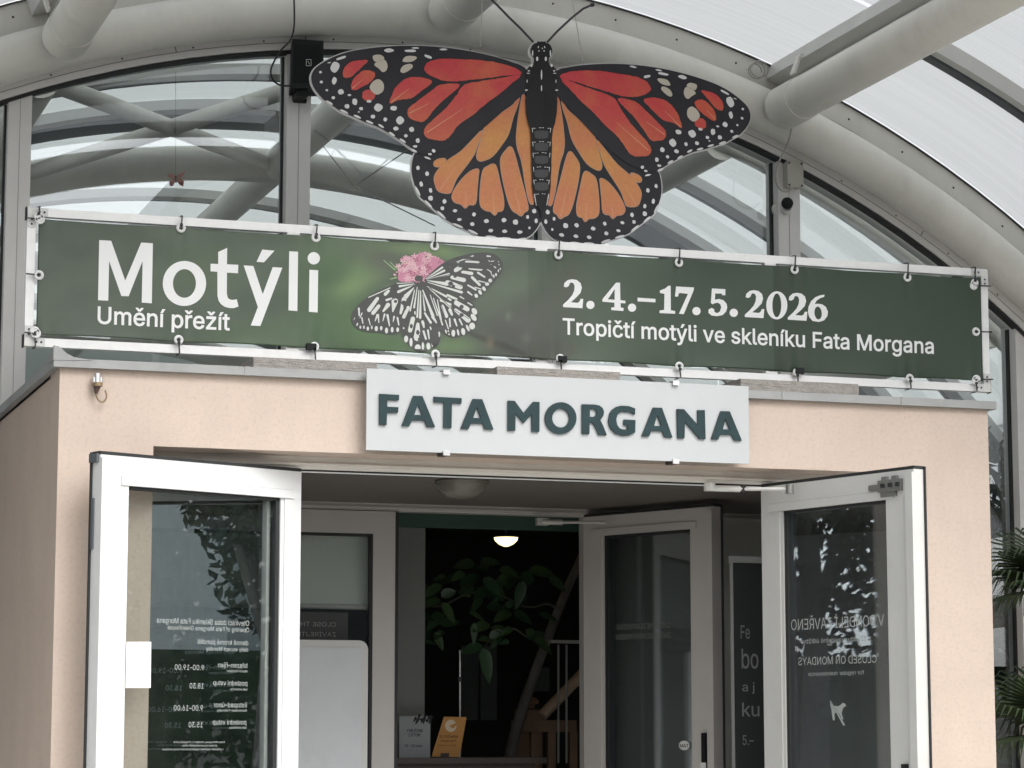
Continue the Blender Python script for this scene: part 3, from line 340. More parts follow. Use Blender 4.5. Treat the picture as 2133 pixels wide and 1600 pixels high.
 'ů': (81, [[(36,-1),(29,0),(23,2),(17,6),(14,12),(11,19),(10,27),(10,75),(22,75),(22,28),(23,21),(27,15),(32,11),(39,10),(44,10),(49,12),(53,15),(56,19),(58,24),(58,30),(58,75),(70,75),(70,0),(59,0),(59,18),(60,18),(56,9),(51,3),(44,0)],[(40,79),(36,80),(32,82),(28,84),(25,88),(23,92),(23,96),(23,101),(25,105),(28,108),(32,111),(36,112),(40,113),(45,112),(49,111),(53,108),(55,105),(57,101),(58,96),(57,92),(55,88),(53,84),(49,82),(45,80)],[(40,88),(43,89),(46,90),(48,93),(49,96),(48,99),(46,102),(43,104),(40,105),(37,104),(34,102),(33,99),(32,96),(33,93),(34,90),(37,89)]]),
 'Ž': (86, [[(8,0),(8,9),(54,76),(57,80),(60,85),(64,89),(67,93),(68,89),(62,89),(56,89),(50,89),(44,89),(8,89),(8,100),(78,100),(78,91),(33,25),(30,21),(26,16),(19,7),(18,11),(24,11),(30,11),(36,11),(42,11),(79,11),(79,0)],[(33,129),(43,118),(53,129),(65,129),(49,111),(37,111),(22,129)]]),
 'ž': (75, [[(8,0),(8,9),(50,63),(9,63),(9,75),(65,75),(65,65),(25,12),(25,11),(67,11),(67,0)],[(27,104),(37,92),(46,104),(58,104),(58,103),(42,86),(31,86),(15,103),(15,104)]]),
 '–': (69, [[(69,48),(69,37),(0,37),(0,48)]]),
 ' ': (37, []),
}

_gc = {}
def glyph(ch, bold):
    """filled outline of one letter: points and triangles (overlapping strokes merged)"""
    if (ch, bold) in _gc: return _gc[ch, bold]
    loops = GLY[ch][1]
    ar = [sum(l[i][0]*l[(i+1) % len(l)][1]-l[(i+1) % len(l)][0]*l[i][1] for i in range(len(l))) for l in loops]
    sg = 1 if max(ar, key=abs) > 0 else -1; out = []
    for l in loops:
        N = len(l); r = []
        for i in range(N):
            a, p, c = Vector(l[i-1]), Vector(l[i]), Vector(l[(i+1) % N])
            d0, d1 = (p-a).normalized(), (c-p).normalized(); n0, n1 = Vector((d0.y, -d0.x)), Vector((d1.y, -d1.x)); m = n0+n1
            m = m*(1/max(.35, m.length_squared/2)) if m.length > 1e-4 else n0
            r.append(p+m*bold*sg)
        out.append(r)
    vs = [v for l in out for v in l]; es = []; k = 0
    for l in out: es += [(k+i, k+(i+1) % len(l)) for i in range(len(l))]; k += len(l)
    V, E_, F_, *_ = cdt(vs, es, [], 0, 1e-4)
    keep = []
    for f in F_:
        c = (V[f[0]]+V[f[1]]+V[f[2]])/3; w = 0
        for l in out:
            for i in range(len(l)):
                p, q = l[i], l[(i+1) % len(l)]
                if (p.y <= c.y) != (q.y <= c.y):
                    if p.x+(c.y-p.y)/(q.y-p.y)*(q.x-p.x) > c.x: w += 1 if q.y > p.y else -1
        if w: keep.append(tuple(f))
    _gc[ch, bold] = (V, keep); return _gc[ch, bold]
def text(mb, s, p0, p1, cap, mat, bold=0, mirror=False, lift=0.0, toward=None):
    """p0,p1: baseline ends as read on the surface; cap: capital height in metres; bold: stroke growth, percent of capital height"""
    x = 0; items = []
    for ch in s:
        if GLY[ch][1]:
            V, T = glyph(ch, bold); items.append(([(q[0]+x, q[1]) for q in V], T))
        x += GLY[ch][0]
    xs = [q[0] for V, T in items for q in V]; x0, x1 = min(xs), max(xs)
    zz = (p0.z+p1.z)/2; p0 = Vector((p0.x, p0.y, zz)); p1 = Vector((p1.x, p1.y, zz)); d = p1-p0; L = d.length; ex = d/L; ez = Vector((0, 0, 1)); nrm = toward if toward is not None else Vector((0, -1, 0))
    for V, T in items:
        mb.add([p0+ex*(((x1-q[0]) if mirror else (q[0]-x0))/(x1-x0)*L)+ez*(q[1]/100*cap)+nrm*lift for q in V], T, mat)

# ============================================================ GROUND AND SURROUNDINGS
AX, AZ, AR = 3.59, -.58, 5.502          # the vault's circle
def arc(r, a, Y): return Vector((AX+r*math.cos(math.radians(a)), Y, AZ+r*math.sin(math.radians(a))))
g = MB(); g.add([(-400,-400,0),(400,-400,0),(400,400,0),(-400,400,0)], [(0,1,2,3)], pm('asphalt', (.10,.10,.098), .9, .15, 6, .5, 60))
tag(obj('ground', g), None, None, kind='structure')
g = MB(); g.box((-1.5, -6, .004), (8.7, 12, .15), pm('pale_bounce_paving', (.48,.47,.44), .85, .1, 3, .3, 40))  # out of view; kept pale to bounce light up under the canopy
tag(obj('paved_path', g), None, None, kind='structure')

# ============================================================ GREENHOUSE
GH = thing('greenhouse', 'cream steel barrel vaulted greenhouse with arched glass front and ribbed white roof', 'greenhouse', (AX, 2, .15))
JA = [148.5, 128.5, 108.9, 88.85, 69.6, 49.8, 30.0]       # purlin angles
def arch_tube(Y, r, a0=4, a1=176):
    b = MB(); b.tube([arc(AR, a, Y) for a in [a0+(a1-a0)*i/90 for i in range(91)]], r, STEEL, 24)
    return b
def ring(Y0, Y1, r0, r1, a0, a1, mat, n=80):
    b = MB(); vs = []
    for i in range(n+1):
        a = a0+(a1-a0)*i/n
        vs += [arc(r0, a, Y0), arc(r1, a, Y0), arc(r1, a, Y1), arc(r0, a, Y1)]
    fs = []
    for i in range(n):
        k = i*4
        for j in range(4): fs.append((k+j, k+(j+1) % 4, k+4+(j+1) % 4, k+4+j))
    fs += [(0, 1, 2, 3), (n*4, n*4+3, n*4+2, n*4+1)]
    b.add(vs, fs, mat, False); return b
for Y, r in ((1.75, .112), (-1.38, .112), (2.42, .05), (5.3, .108), (8.9, .11), (12.4, .11)):
    obj('arch_tube', arch_tube(Y, r), GH)
# purlins: canopy bay and interior bays, with collars and weld seams
for a in JA:
    b = MB(); b.tube([arc(AR, a, -1.38), arc(AR, a, 1.6)], .108, STEEL, 24); b.tube([arc(AR, a, 1.36), arc(AR, a, 1.6)], .1135, STEEL, 24)
    obj('purlin', b, GH)
    b = MB(); b.tube([arc(AR, a, 2.42), arc(AR, a, 13.6)], .10, STEEL, 20); obj('purlin', b, GH)
# cross bracing in the first inner bay
for a0, a1 in ((JA[2], JA[3]),):
    for p, q in ((a0, a1), (a1, a0)):
        b = MB(); b.tube([arc(AR, p, 2.42), arc(AR, q, 5.3)], .048, STEEL, 16); obj('cross_brace', b, GH)
# far ends thin tie rods
for (ua, va, ub, vb) in ((640, 262, 738, 388), (868, 300, 738, 388), (738, 388, 905, 470)):
    b = MB(); b.tube([P(ua, va, 4.4), P(ub, vb, 5.0)], .004, GREYW, 6); obj('tie_rod', b, GH)
# cover plate behind the front tube, with screws
pl = obj('cover_plate', ring(1.80, 1.83, AR+.02, 5.772, 6, 174, PLATE), GH)
for i in range(34):
    a = 20+115*i/33
    b = MB(); b.lathe([(.0, -.004), (.005, -.003), (.006, 0)], arc(5.70, a, 1.7995), (0, 1, 0), SCREW, 8)
    obj('screw', b, pl)
# window head frame (curved) with gasket and panel joints
HEADM = pm('window_head_paint', (.76, .745, .725), .45, .03, 5, dirt=.1, dscale=4)
hf = obj('window_head', ring(1.84, 2.02, 5.345, 5.56, 8, 172, HEADM), GH)
obj('seam', ring(1.8375, 1.8395, 5.378, 5.381, 8, 172, SEAM_SHADE), hf)
for i in range(30):
    a = 30+110*i/29
    b = MB(); b.lathe([(.0, -.003), (.004, -.002), (.005, 0)], arc(5.392, a, 1.8395), (0, 1, 0), SCREW, 8); obj('screw', b, hf)
for a in (58.5, 76, 96, 103, 116, 128):
    p0, p1 = arc(5.379, a, 1.838), arc(5.41, a, 1.838); d = (p1-p0).normalized(); e = Vector((-d.z, 0, d.x))*.003
    b = MB(); b.add([p0-e, p0+e, p1+e, p1-e], [(0, 1, 2, 3)], SEAM_SHADE)
    obj('joint', b, hf)
obj('edge_gap', ring(1.785, 1.799, 5.760, 5.766, 8, 172, GASKET), pl)
obj('gasket', ring(1.85, 1.90, 5.328, 5.344, 8, 172, GASKET), GH)
# outer longitudinal gutters and brackets
for a in JA[1:6]:
    b = MB()
    ca = arc(5.85, a, 0)-arc(0, a, 0); rad = ca.normalized(); tan = Vector((-rad.z, 0, rad.x))
    o = arc(5.68, a+.5, -1.38); b.obox(o-tan*.055, tan*.09, Vector((0, 3.17, 0)), rad*.085, GREYALU)
    o2 = arc(5.66, a+.5, -1.38); b.obox(o2-tan*.075, tan*.03, Vector((0, 3.17, 0)), rad*.12, GREYALU)
    obj('gutter', b, GH)
    for yy in (1.35, -.15):
        b = MB(); o = arc(AR+.09, a+.9, yy)
        b.obox(o-tan*.0, tan*.012, Vector((0, .05, 0)), rad*.10, STEEL); b.tube([o+rad*.10-Vector((0,.01,0)), o+rad*.10+Vector((0,.06,0))], .014, STEEL, 10)
        obj('bracket', b, GH)
# roof panels and glazing bars of the canopy and of the interior
def panel_strip(Ya, Yb, a0, a1, r=5.77, mat=POLY, n=14):
    b = MB(); vs = []
    for i in range(n+1):
        a = a0+(a1-a0)*i/n; vs += [arc(r, a, Ya), arc(r, a, Yb)]
    b.add(vs, [(2*i, 2*i+1, 2*i+3, 2*i+2) for i in range(n)], mat, True); return b
edges = [-1.45, -.36, .64, 1.80]
sect = [146] + JA[1:6] + [34]
for i in range(3):
    for k in range(len(sect)-1):
        obj('roof_panel', panel_strip(edges[i]+.02, edges[i+1]-.02, sect[k], sect[k+1]), GH)
for Y in (-.36, .64, -1.42):
    am = 69 if Y > .5 else 148
    b = ring(Y-.055, Y+.005, 5.69, 5.765, 32, am, GREYALU); d = ring(Y+.012, Y+.075, 5.68, 5.766, 32, am, DARKBAR)
    k = obj('glazing_bar', b, GH); obj('rubber_seal', d, k)
ie = [2.03, 2.75, 3.80, 4.85, 6.2, 7.3, 8.6, 9.7, 10.8, 12.0, 14.0]
for i in range(len(ie)-1):
    for a, c in ((158, 108.9), (108.9, 69.6), (69.6, 22)):
        obj('roof_panel', panel_strip(ie[i], ie[i+1], a, c, 5.73, POLYI, 18), GH)
for Y in ie[1:-1]:
    wd = .22 if Y in (4.85, 8.6, 12.0) else .03
    k = obj('glazing_bar', ring(Y-wd-.14, Y-wd, 5.66, 5.72, 22, 158, GREYALU), GH)
    obj('flashing', ring(Y-wd, Y+wd, 5.665, 5.715, 22, 158, SLATE), k)
b = MB(); b.poly([[arc(5.72, a, 14.0) for a in range(0, 181, 6)]], pm('far_end_wall', (.42, .45, .44), .7, .1, 1)); obj('end_wall', b, GH)
# mullions
mx_ = lambda u: P(u, 400, 1.87).x
MU = [(-.95, -.83), (mx_(13), mx_(62)), (mx_(595), mx_(645)), (mx_(1128), mx_(1170)), (mx_(1620), mx_(1665)), (mx_(2106), mx_(2106)+.14), (8.2, 8.3)]
def archz(x, r): return AZ+math.sqrt(max(.0001, r*r-(x-AX)**2))
VX0, VX1 = 1.572, 5.749
for x0, x1 in MU:
    if abs((x0+x1)/2-AX) > 4.9: continue
    zb = 2.60 if VX0+.2 < x0 < VX1-.1 else .15
    b = MB(); zt = [archz(x, 5.35) for x in (x0, x1)]
    for (xa, xb, y0, y1, mt) in ((x0, x1, 1.865, 2.02, HEADM),):
        b.add([(xa, y0, zb), (xb, y0, zb), (xb, y1, zb), (xa, y1, zb), (xa, y0, zt[0]), (xb, y0, zt[1]), (xb, y1, zt[1]), (xa, y1, zt[0])],
              [(3,2,1,0),(4,5,6,7),(0,1,5,4),(1,2,6,5),(2,3,7,6),(3,0,4,7)], mt)
    b.box(((x0+x1)/2-.001, 1.8635, zb), ((x0+x1)/2+.001, 1.8655, min(zt)-.01), SEAM_SHADE)
    mu = obj('mullion', b, GH)
    for xg in (x0-.010, x1):
        if xg > x0 and x0 < 3.3: continue
        z2 = archz(xg+.008, 5.33)
        b = MB(); b.box((xg, 1.93, zb), (xg+.010, 1.959, z2), GASKET); obj('gasket', b, mu)
# glass panes between the mullions
for i in range(len(MU)-1):
    xa, xb = MU[i][1], MU[i+1][0]
    if xa < AX-4.9 or xb > AX+5.1: continue
    n = 16; top = [(xa+(xb-xa)*k/n) for k in range(n+1)]; top = [(x, archz(x, 5.35)) for x in top]
    zl = .15
    lo = [(xb, .15), (xa, .15)]
    if xa >= VX0 and xb <= VX1+.05: lo = [(xb, 2.60), (xa, 2.60)]
    elif xa < VX1 < xb: lo = [(xb, .15), (VX1+.01, .15), (VX1+.01, 2.60), (xa, 2.60)]
    elif xa < VX0 < xb: lo = [(xb, 2.60), (VX0-.01, 2.60), (VX0-.01, .15), (xa, .15)]
    b = MB(); b.poly([[Vector((x, 1.96, z)) for x, z in top+lo]], GLASSW, .006); obj('window_pane', b, GH)
# ------ lobby behind the doors: ceiling and walls added to block the light from the vault
LX0, LX1 = .6, 6.6
b = MB(); b.box((LX0, 2.10, 2.66), (LX1, 6.6, 2.76), pm('lobby_blocking_ceiling', (.05,.05,.045), .8)); obj('lobby_blocking_ceiling', b, GH)
DK = pm('lobby_blocking_dark', (.022,.024,.021), .8)
b = MB(); b.box((LX0, 6.0, .15), (LX1, 6.1, 2.66), DK); b.box((LX0, 2.1, .15), (LX0+.1, 6.0, 2.66), DK); b.box((LX1-.1, 2.1, .15), (LX1, 6, 2.66), DK); obj('lobby_blocking_wall', b, GH)
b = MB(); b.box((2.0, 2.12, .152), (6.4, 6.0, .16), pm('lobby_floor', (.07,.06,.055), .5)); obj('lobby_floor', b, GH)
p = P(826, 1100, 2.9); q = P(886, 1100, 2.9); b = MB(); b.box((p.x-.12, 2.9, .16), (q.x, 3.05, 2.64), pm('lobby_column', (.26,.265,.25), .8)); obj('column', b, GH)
p = P(823, 1077, 2.5); q = P(1230, 1108, 2.5); b = MB(); b.box((p.x-.3, 2.5, q.z), (q.x+.5, 2.54, 2.655), pm('green_soffit', (.05,.10,.075), .6)); obj('soffit_board', b, GH)

# ============================================================ ENTRANCE VESTIBULE
VB = thing('entrance_vestibule', 'peach rendered porch box with open double doors and grey metal coping', 'porch', (3.66, 0, .15))
OX0, OX1, OZ, WT = 1.955, 5.38, 2.522, 2.832
b = MB()
b.poly([[(VX0,0,.15),(OX0,0,.15),(OX0,0,OZ),(OX1,0,OZ),(OX1,0,.15),(VX1,0,.15),(VX1,0,WT),(VX0,0,WT)]], STUCCO, .24)
obj('front_wall', b, VB)
for xa, xb in ((VX0, OX0-.12), (OX1+.12, VX1)):
    b = MB(); b.box((xa, .241, .15), (xb, 1.92, WT-.001), STUCCO); obj('side_wall', b, VB)
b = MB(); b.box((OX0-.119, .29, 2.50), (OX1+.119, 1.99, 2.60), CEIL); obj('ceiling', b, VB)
b = MB(); b.box((VX0, .24, WT-.02), (VX1, 1.9, WT+.03), ZINC); b.box((OX0-.119, .2405, 2.545), (OX1+.119, .42, WT-.021), STUCCO); obj('roof_deck', b, VB)
# coping with upturned corners
b = MB(); zt0, zt1 = WT-.008, WT+.027
ov = .03
b.box((VX0-ov, -ov, zt0), (VX1+ov, .10, zt1), ZINC)
b.box((VX0-ov, .10, zt0), (VX0+.10, 1.9, zt1+.002), ZINC); b.box((VX1-.10, .10, zt0), (VX1+ov, 1.9, zt1+.002), ZINC)
b.poly([[(VX0-ov, -ov-.003, zt1-.01), (VX0+.12, -ov-.003, zt1-.004), (VX0+.05, -ov-.003, zt1+.006), (VX0+.02, -ov-.003, zt1+.02), (VX0-.01, -ov-.003, zt1+.045), (VX0-ov, -ov-.003, zt1+.05)]], ZINC, .006)
b.poly([[(VX0-ov-.003, -ov, zt1-.01), (VX0-ov-.003, .2, zt1), (VX0-ov-.003, -ov, zt1+.048)]], ZINC, .004)
cp = obj('coping', b, VB)
b = MB()
for x in (2.32, 3.1, 3.9, 4.72, 5.3):
    b = MB(); b.box((x, -ov-.003, zt0-.001), (x+.02, -ov, zt1+.001), ZINC); obj('coping_seam', b, cp)
for yy in (.6, 1.2):
    b = MB(); b.box((VX0-ov-.003, yy, zt0-.001), (VX0-ov, yy+.02, zt1+.001), ZINC); obj('coping_seam', b, cp)
# fixed door frame in the opening
HY = .215
hl, hr = P(628, 978, .17), P(1585, 1010, .17)
def at_z(u, v, z): d = ray(u, v); return EYE+d*((z-EYE.z)/d.z)
fl, fr_ = at_z(210, 941, hl.z), at_z(1903, 971, hr.z); ZT = hl.z-.010
fr = MB()
TR = pm('transom_profile', (.72, .69, .64), .5, .04, 5, dirt=.15, dscale=4)
fr.box((OX0, HY-.04, ZT+.012), (OX1, HY+.06, OZ+.02), TR)
fr.box((OX0, HY-.055, ZT+.027), (OX1, HY-.04, ZT+.037), TR)
fr.box((OX0, HY-.03, ZT+.004), (OX1, HY+.05, ZT+.012), GASKET)
fr.box((OX0, HY-.035, ZT-.001), (OX1, HY-.025, ZT+.004), ALU)
for xa, xb in ((P(550, 1200, HY).x, P(598, 1200, HY).x), (P(1600, 1200, HY).x, P(1634, 1200, HY).x)): fr.box((xa, HY-.04, .15), (xb, HY+.06, ZT-.001), GREYALU)
obj('door_frame', fr, VB)
for xa, xb in ((OX0, P(550, 1200, HY).x), (P(1634, 1200, HY).x, OX1)):
    b = MB(); b.box((xa, HY, .15), (xb, HY+.006, ZT-.001), GLASSS); obj('sidelight', b, VB)

def door(hx, hy, ex, ey, ztop, stile_h, stile_f, rail, bead_side, Wd, parent, side, mat, zb=.17, glassm=GLASSD):
    """leaf with hinge at (hx,hy), pointing to (ex,ey). Returns the leaf and its local frame"""
    o = Vector((hx, hy, 0)); d = Vector((ex-hx, ey-hy, 0)); Wl = d.length; d.normalize()
    n = Vector((d.y, -d.x, 0))
    if n.dot(EYE-o) < 0: n = -n            # towards the viewer
    t = .06; Z = Vector((0, 0, 1)); b = MB()
    def bx(x0, x1, z0, z1, n0, n1, m, bb=None): (bb or b).obox(o+d*x0+n*n0+Z*z0, d*(x1-x0), n*(n1-n0), Z*(z1-z0), m)
    bx(0, stile_h, zb, ztop, -t, 0, mat); bx(Wl-stile_f, Wl, zb, ztop, -t, 0, mat)
    bx(stile_h, Wl-stile_f, ztop-rail, ztop, -t, 0, mat); bx(stile_h, Wl-stile_f, zb, zb+.12, -t, 0, mat)
    # raised rebate step round the face and a glazing bead
    bx(Wl-.042, Wl, zb, ztop-.012, 0, .012, mat)
    bx(stile_h*.45, Wl-stile_f*.72, ztop-rail, ztop-rail+.035, 0, .006, mat)
    bx(stile_h, stile_h+.018, zb+.12, ztop-rail, -.035, -.005, mat)
    for (a0, a1, c0, c1) in ((Wl-.0435, Wl-.0420, zb, ztop-.012), (stile_h*.45, Wl-stile_f*.72, ztop-rail+.0352, ztop-rail+.0366), (stile_h*.45-.0014, stile_h*.45, ztop-rail, ztop-rail+.0366)):
        bx(a0, a1, c0, c1, 0, .0006, SEAM_SHADE)  # thin grey strips paint shade lines along the rebate step and bead
    L = obj('door', b, parent)
    g2 = MB(); bx(0, Wl, ztop+.0005, ztop+.014, -t, -.002, GASKET, g2); bx(Wl+.0005, Wl+.010, zb, ztop+.012, -t, -t+.007, GASKET, g2)
    bx(stile_h+.018, stile_h+.036, zb+.12, ztop-rail, -.05, -.012, GASKET, g2); bx(stile_h+.018, Wl-stile_f-.018, ztop-rail-.012, ztop-rail, -.05, -.012, GASKET, g2)
    bx(Wl-stile_f-.006, Wl-stile_f, zb+.12, ztop-rail-.012, -.03, -.012, GASKET, g2)
    obj('gasket', g2, L)
    g3 = MB(); bx(stile_h+.02, Wl-stile_f-.001, zb+.12, ztop-rail, -.030, -.024, glassm, g3); obj('pane', g3, L)
    return L, o, d, n, Wl, bx
A = door(hl.x, hl.y, fl.x, fl.y, ZT, .085, .135, .115, 1, 1, VB, 'L', ALU)
B = door(hr.x, hr.y, fr_.x, fr_.y, ZT, .12, .17, .115, 1, 1, VB, 'R', GREYALU)
# hinges, locks
def door_bits(D, ztop, hz=None):
    L, o, d, n, Wl, bx = D
    b = MB(); bx(Wl-.09, Wl-.065, .98, 1.25, 0, .02, BLACKP, b) if hz else None
    if b.v: obj('lock_plate', b, L)
door_bits(B, 2.47, True)
b = MB(); L, o, d, n, Wl, bx = B
bx(Wl-.20, Wl-.065, ZT-.085, ZT-.035, 0, .018, pm('zinc_fitting', (.25,.25,.24), .4, metal=.7), b); bx(Wl-.26, Wl-.20, ZT-.073, ZT-.05, 0, .014, MAT['zinc_fitting'], b)
bx(Wl-.18, Wl-.15, ZT-.035, ZT-.02, 0, .014, MAT['zinc_fitting'], b); bx(Wl-.12, Wl-.09, ZT-.035, ZT-.02, 0, .014, MAT['zinc_fitting'], b)
bx(Wl-.19, Wl-.10, ZT-.105, ZT-.085, 0, .012, MAT['zinc_fitting'], b)
for xx in (.175, .13, .085): bx(Wl-xx, Wl-xx+.018, ZT-.067, ZT-.05, .018, .026, GASKET, b)
obj('top_latch', b, L)
b = MB(); L, o, d, n, Wl, bx = A
bx(Wl-.005, Wl+.012, ZT-.03, ZT+.005, -.065, -.01, DARKBAR, b); bx(Wl+.001, Wl+.008, ZT-.37, ZT-.17, -.05, -.035, DARKBAR, b); obj('top_latch', b, L)
# closer arm on the right leaf
b = MB(); p0 = P(1478, 1017, .18); p1 = P(1548, 1019, .10); p2 = P(1645, 1019, -.09)
b.tube([p0+Vector((0,0,-.012)), p0+Vector((0,0,.022))], .026, WHITEP, 14); b.tube([p0, p1], .014, WHITEP, 10); b.tube([p1, p2], .008, WHITEP, 8)
b.tube([p1+Vector((0,0,-.015)), p1+Vector((0,0,.015))], .014, GASKET, 10); b.tube([p2+Vector((0,0,-.02)), p2+Vector((0,0,.02))], .018, MAT['zinc_fitting'], 8)
obj('closer_arm', b, B[0])

# lettering on the glass, read from the back
PRINT = pm('glass_lettering', (.34, .365, .35), .6)
def on_leaf(D, u, v, off=-.021):
    L, o, d, n, Wl, bx = D; return PP(u, v, o+n*off, n)
def leaf_text(D, s, ul, ur, v, cap_px, mb, bold=.0):
    a, c = on_leaf(D, ul, v), on_leaf(D, ur, v); c.z = a.z
    text(mb, s, a, c, cap_px/depth_px(a), PRINT, bold, mirror=True)
b = MB()
for s, ul, ur, v, h in (('Otevírací doba Skleníku Fata Morgana', 327, 519, 1297, 11), ('Opening of Fata Morgana Greenhouse', 349, 519, 1311, 9),
                        ('denně kromě pondělí', 411, 517, 1341, 10), ('daily except Monday', 429, 517, 1355, 8),
                        ('březen–říjen', 454, 515, 1390, 10), ('March–October', 472, 515, 1400, 5), ('9.00–19.00', 364, 425, 1395, 11),
                        ('poslední vstup', 444, 515, 1427, 10), ('last entrance', 480, 515, 1438, 5), ('18.30', 395, 424, 1434, 11),
                        ('listopad–únor', 445, 514, 1473, 10), ('November–February', 452, 514, 1482, 5), ('9.00–16.00', 362, 423, 1480, 11),
                        ('poslední vstup', 443, 513, 1509, 10), ('last entrance', 478, 513, 1518, 5), ('15.30', 393, 422, 1515, 11),
                        ('Fata Morgana, Praha 7, Trojská 196', 362, 468, 1548, 4), ('prodej vstupenek končí dříve', 380, 452, 1555, 4), ('v případě naplnění kapacity bude vstup omezen', 338, 466, 1563, 4)):
    b = MB(); leaf_text(A, s, ul, ur, v, h, b, 0); obj('lettering', b, A[0])
b = MB()
for s, ul, ur, v, h in (('V PONDĚLÍ ZAVŘENO', 1648, 1842, 1313, 22), ('z důvodu pravidelné údržby', 1672, 1815, 1341, 10),
                        ('CLOSED ON MONDAYS', 1663, 1826, 1386, 16), ('for regular maintenance', 1684, 1800, 1408, 8)):
    b = MB(); leaf_text(B, s, ul, ur, v, h, b, .0); obj('lettering', b, B[0])
# the small no-dogs pictogram
b = MB()
dog = [(1729,1468),(1731,1463),(1735,1470),(1746,1471),(1752,1468),(1755,1464),(1760,1466),(1763,1470),(1757,1474),(1755,1479),(1753,1486),(1757,1498),(1754,1499),(1748,1487),(1741,1484),(1738,1488),(1739,1500),(1735,1501),(1733,1490),(1732,1478)]
b.poly([[on_leaf(B, u, v) for u, v in dog]], PRINT); b.poly([[on_leaf(B, u, v) for u, v in [(1728,1460),(1730,1459),(1760,1510),(1757,1512)]]], PRINT)
obj('pictogram', b, B[0])
# row of inner doors at the far side of the vestibule
IY = 1.93; zi = 2.463
GR2 = pm('inner_profile', (.52, .495, .47), .35, .03, 5)
fr = MB(); fr.box((OX0-.119, IY, zi), (OX1+.119, IY+.08, 2.50), GR2); fr.box((OX0-.119, IY-.008, zi+.008), (OX1+.119, IY, zi+.02), GR2)
fr.box((4.52, IY, .15), (4.60, IY+.08, zi), GR2)
obj('door_frame', fr, VB)
xs = [OX0-.10, P(775, 1300, IY).x, P(823, 1300, IY).x]
b = MB(); b.box((xs[0], IY-.01, zi-.115), (xs[2], IY+.06, zi-.004), GR2); b.box((xs[1], IY-.01, .17), (xs[2], IY+.06, zi-.115), GR2); b.box((xs[0], IY-.01, .17), (xs[0]+.12, IY+.06, zi-.115), GR2)
cd = obj('door', b, VB)
b = MB(); b.box((xs[1]-.014, IY-.005, .17), (xs[1], IY+.03, zi-.115), GASKET); b.box((xs[0]+.12, IY-.005, zi-.128), (xs[1]-.014, IY+.03, zi-.115), GASKET); b.box((xs[2]-.004, IY-.012, .17), (xs[2]+.012, IY+.05, zi-.004), GASKET); obj('gasket', b, cd)
b = MB(); b.box((xs[0]+.12, IY+.02, .17), (xs[1]-.014, IY+.026, zi-.128), GLASSD); obj('pane', b, cd)
# roller blind and dark notice strip behind this pane
b = MB(); p = P(620, 1115, IY+.1); q = P(772, 1265, IY+.1)
b.box((xs[0], IY+.10, q.z), (q.x+.02, IY+.105, zi+.03), pm('blind_cloth', (.62,.63,.58), .9)); b.tube([(xs[0], IY+.10, q.z), (q.x+.02, IY+.10, q.z)], .014, GR2, 8); obj('roller_blind', b, cd)
b = MB(); p = P(460, 1272, IY+.015); q = P(724, 1336, IY+.015); b.box((xs[0]+.12, IY+.012, q.z), (q.x, IY+.018, p.z), pm('dark_strip', (.03,.035,.033), .5))
a = P(585, 1312, IY+.010); c = P(700, 1307, IY+.010); c.z = a.z
obj('notice_strip', b, cd); b = MB()
text(b, 'CLOSE THE DOOR PLEASE', P(505, 1300, IY+.008), P(700, 1308, IY+.008), .021, PRINT, 0, True)
obj('lettering', b, cd); b = MB(); text(b, 'ZAVÍREJTE DVEŘE PROSÍM', P(500, 1321, IY+.008), P(700, 1329, IY+.008), .021, PRINT, 0, True)
obj('lettering', b, cd)
Cc = door(4.514, 1.93, 4.887, 1.14, zi-.004, .12, .15, .10, 1, 1, VB, 'I', GR2)
L, o, d, n, Wl, bx = Cc
b = MB(); bx(Wl-.075, Wl-.05, .95, 1.38, 0, .018, BLACKP, b); bx(Wl-.075, Wl-.045, 1.20, 1.24, .018, .026, WHITEP, b); obj('lock_plate', b, L)
b = MB(); b.poly([[PP(x, y, o-n*.02, n) for x, y in ell(1425, 1553, 11, 10)]], WHITEP, .002)
a = PP(1416, 1557, o-n*.018, n); c = PP(1434, 1557, o-n*.018, n); c.z = a.z; text(b, 'TAM', a, c, 7/depth_px(a), GASKET, 2, True, lift=.002)
obj('sticker', b, L)
b = MB()
for s, v in (('CLOSE THE DOOR PLEASE', 1312), ('ZAVÍREJTE DVEŘE PROSÍM', 1333)):
    a = PP(1284, v, o-n*.02, n); c = PP(1397, v, o-n*.02, n); c.z = a.z; b = MB(); text(b, s, a, c, 11/depth_px(a), pm('faded_print', (.2,.21,.2), .6), 0, True); obj('lettering', b, L)
b = MB(); p0 = P(1130, 1087, 1.82); p1 = P(1172, 1088, 1.78); p2 = P(1262, 1088, 1.6)
b.tube([p0, p1], .014, GR2, 10); b.tube([p1, p2], .008, GR2, 8); b.box(p0-Vector((.03,.01,.018)), p0+Vector((.03,.02,.018)), GR2); obj('closer_arm', b, L)
# right inner wall piece beside the poster
b = MB(); b.box((4.60, IY, .15), (OX1+.119, IY+.06, zi), VWALL); obj('inner_wall', b, VB)
b = MB(); b.box((OX0-.119, .41, .15), (OX0-.1175, IY-.02, 2.50), VWALL); b.box((OX1+.1175, .41, .15), (OX1+.119, IY, 2.50), VWALL); obj('wall_lining', b, VB)

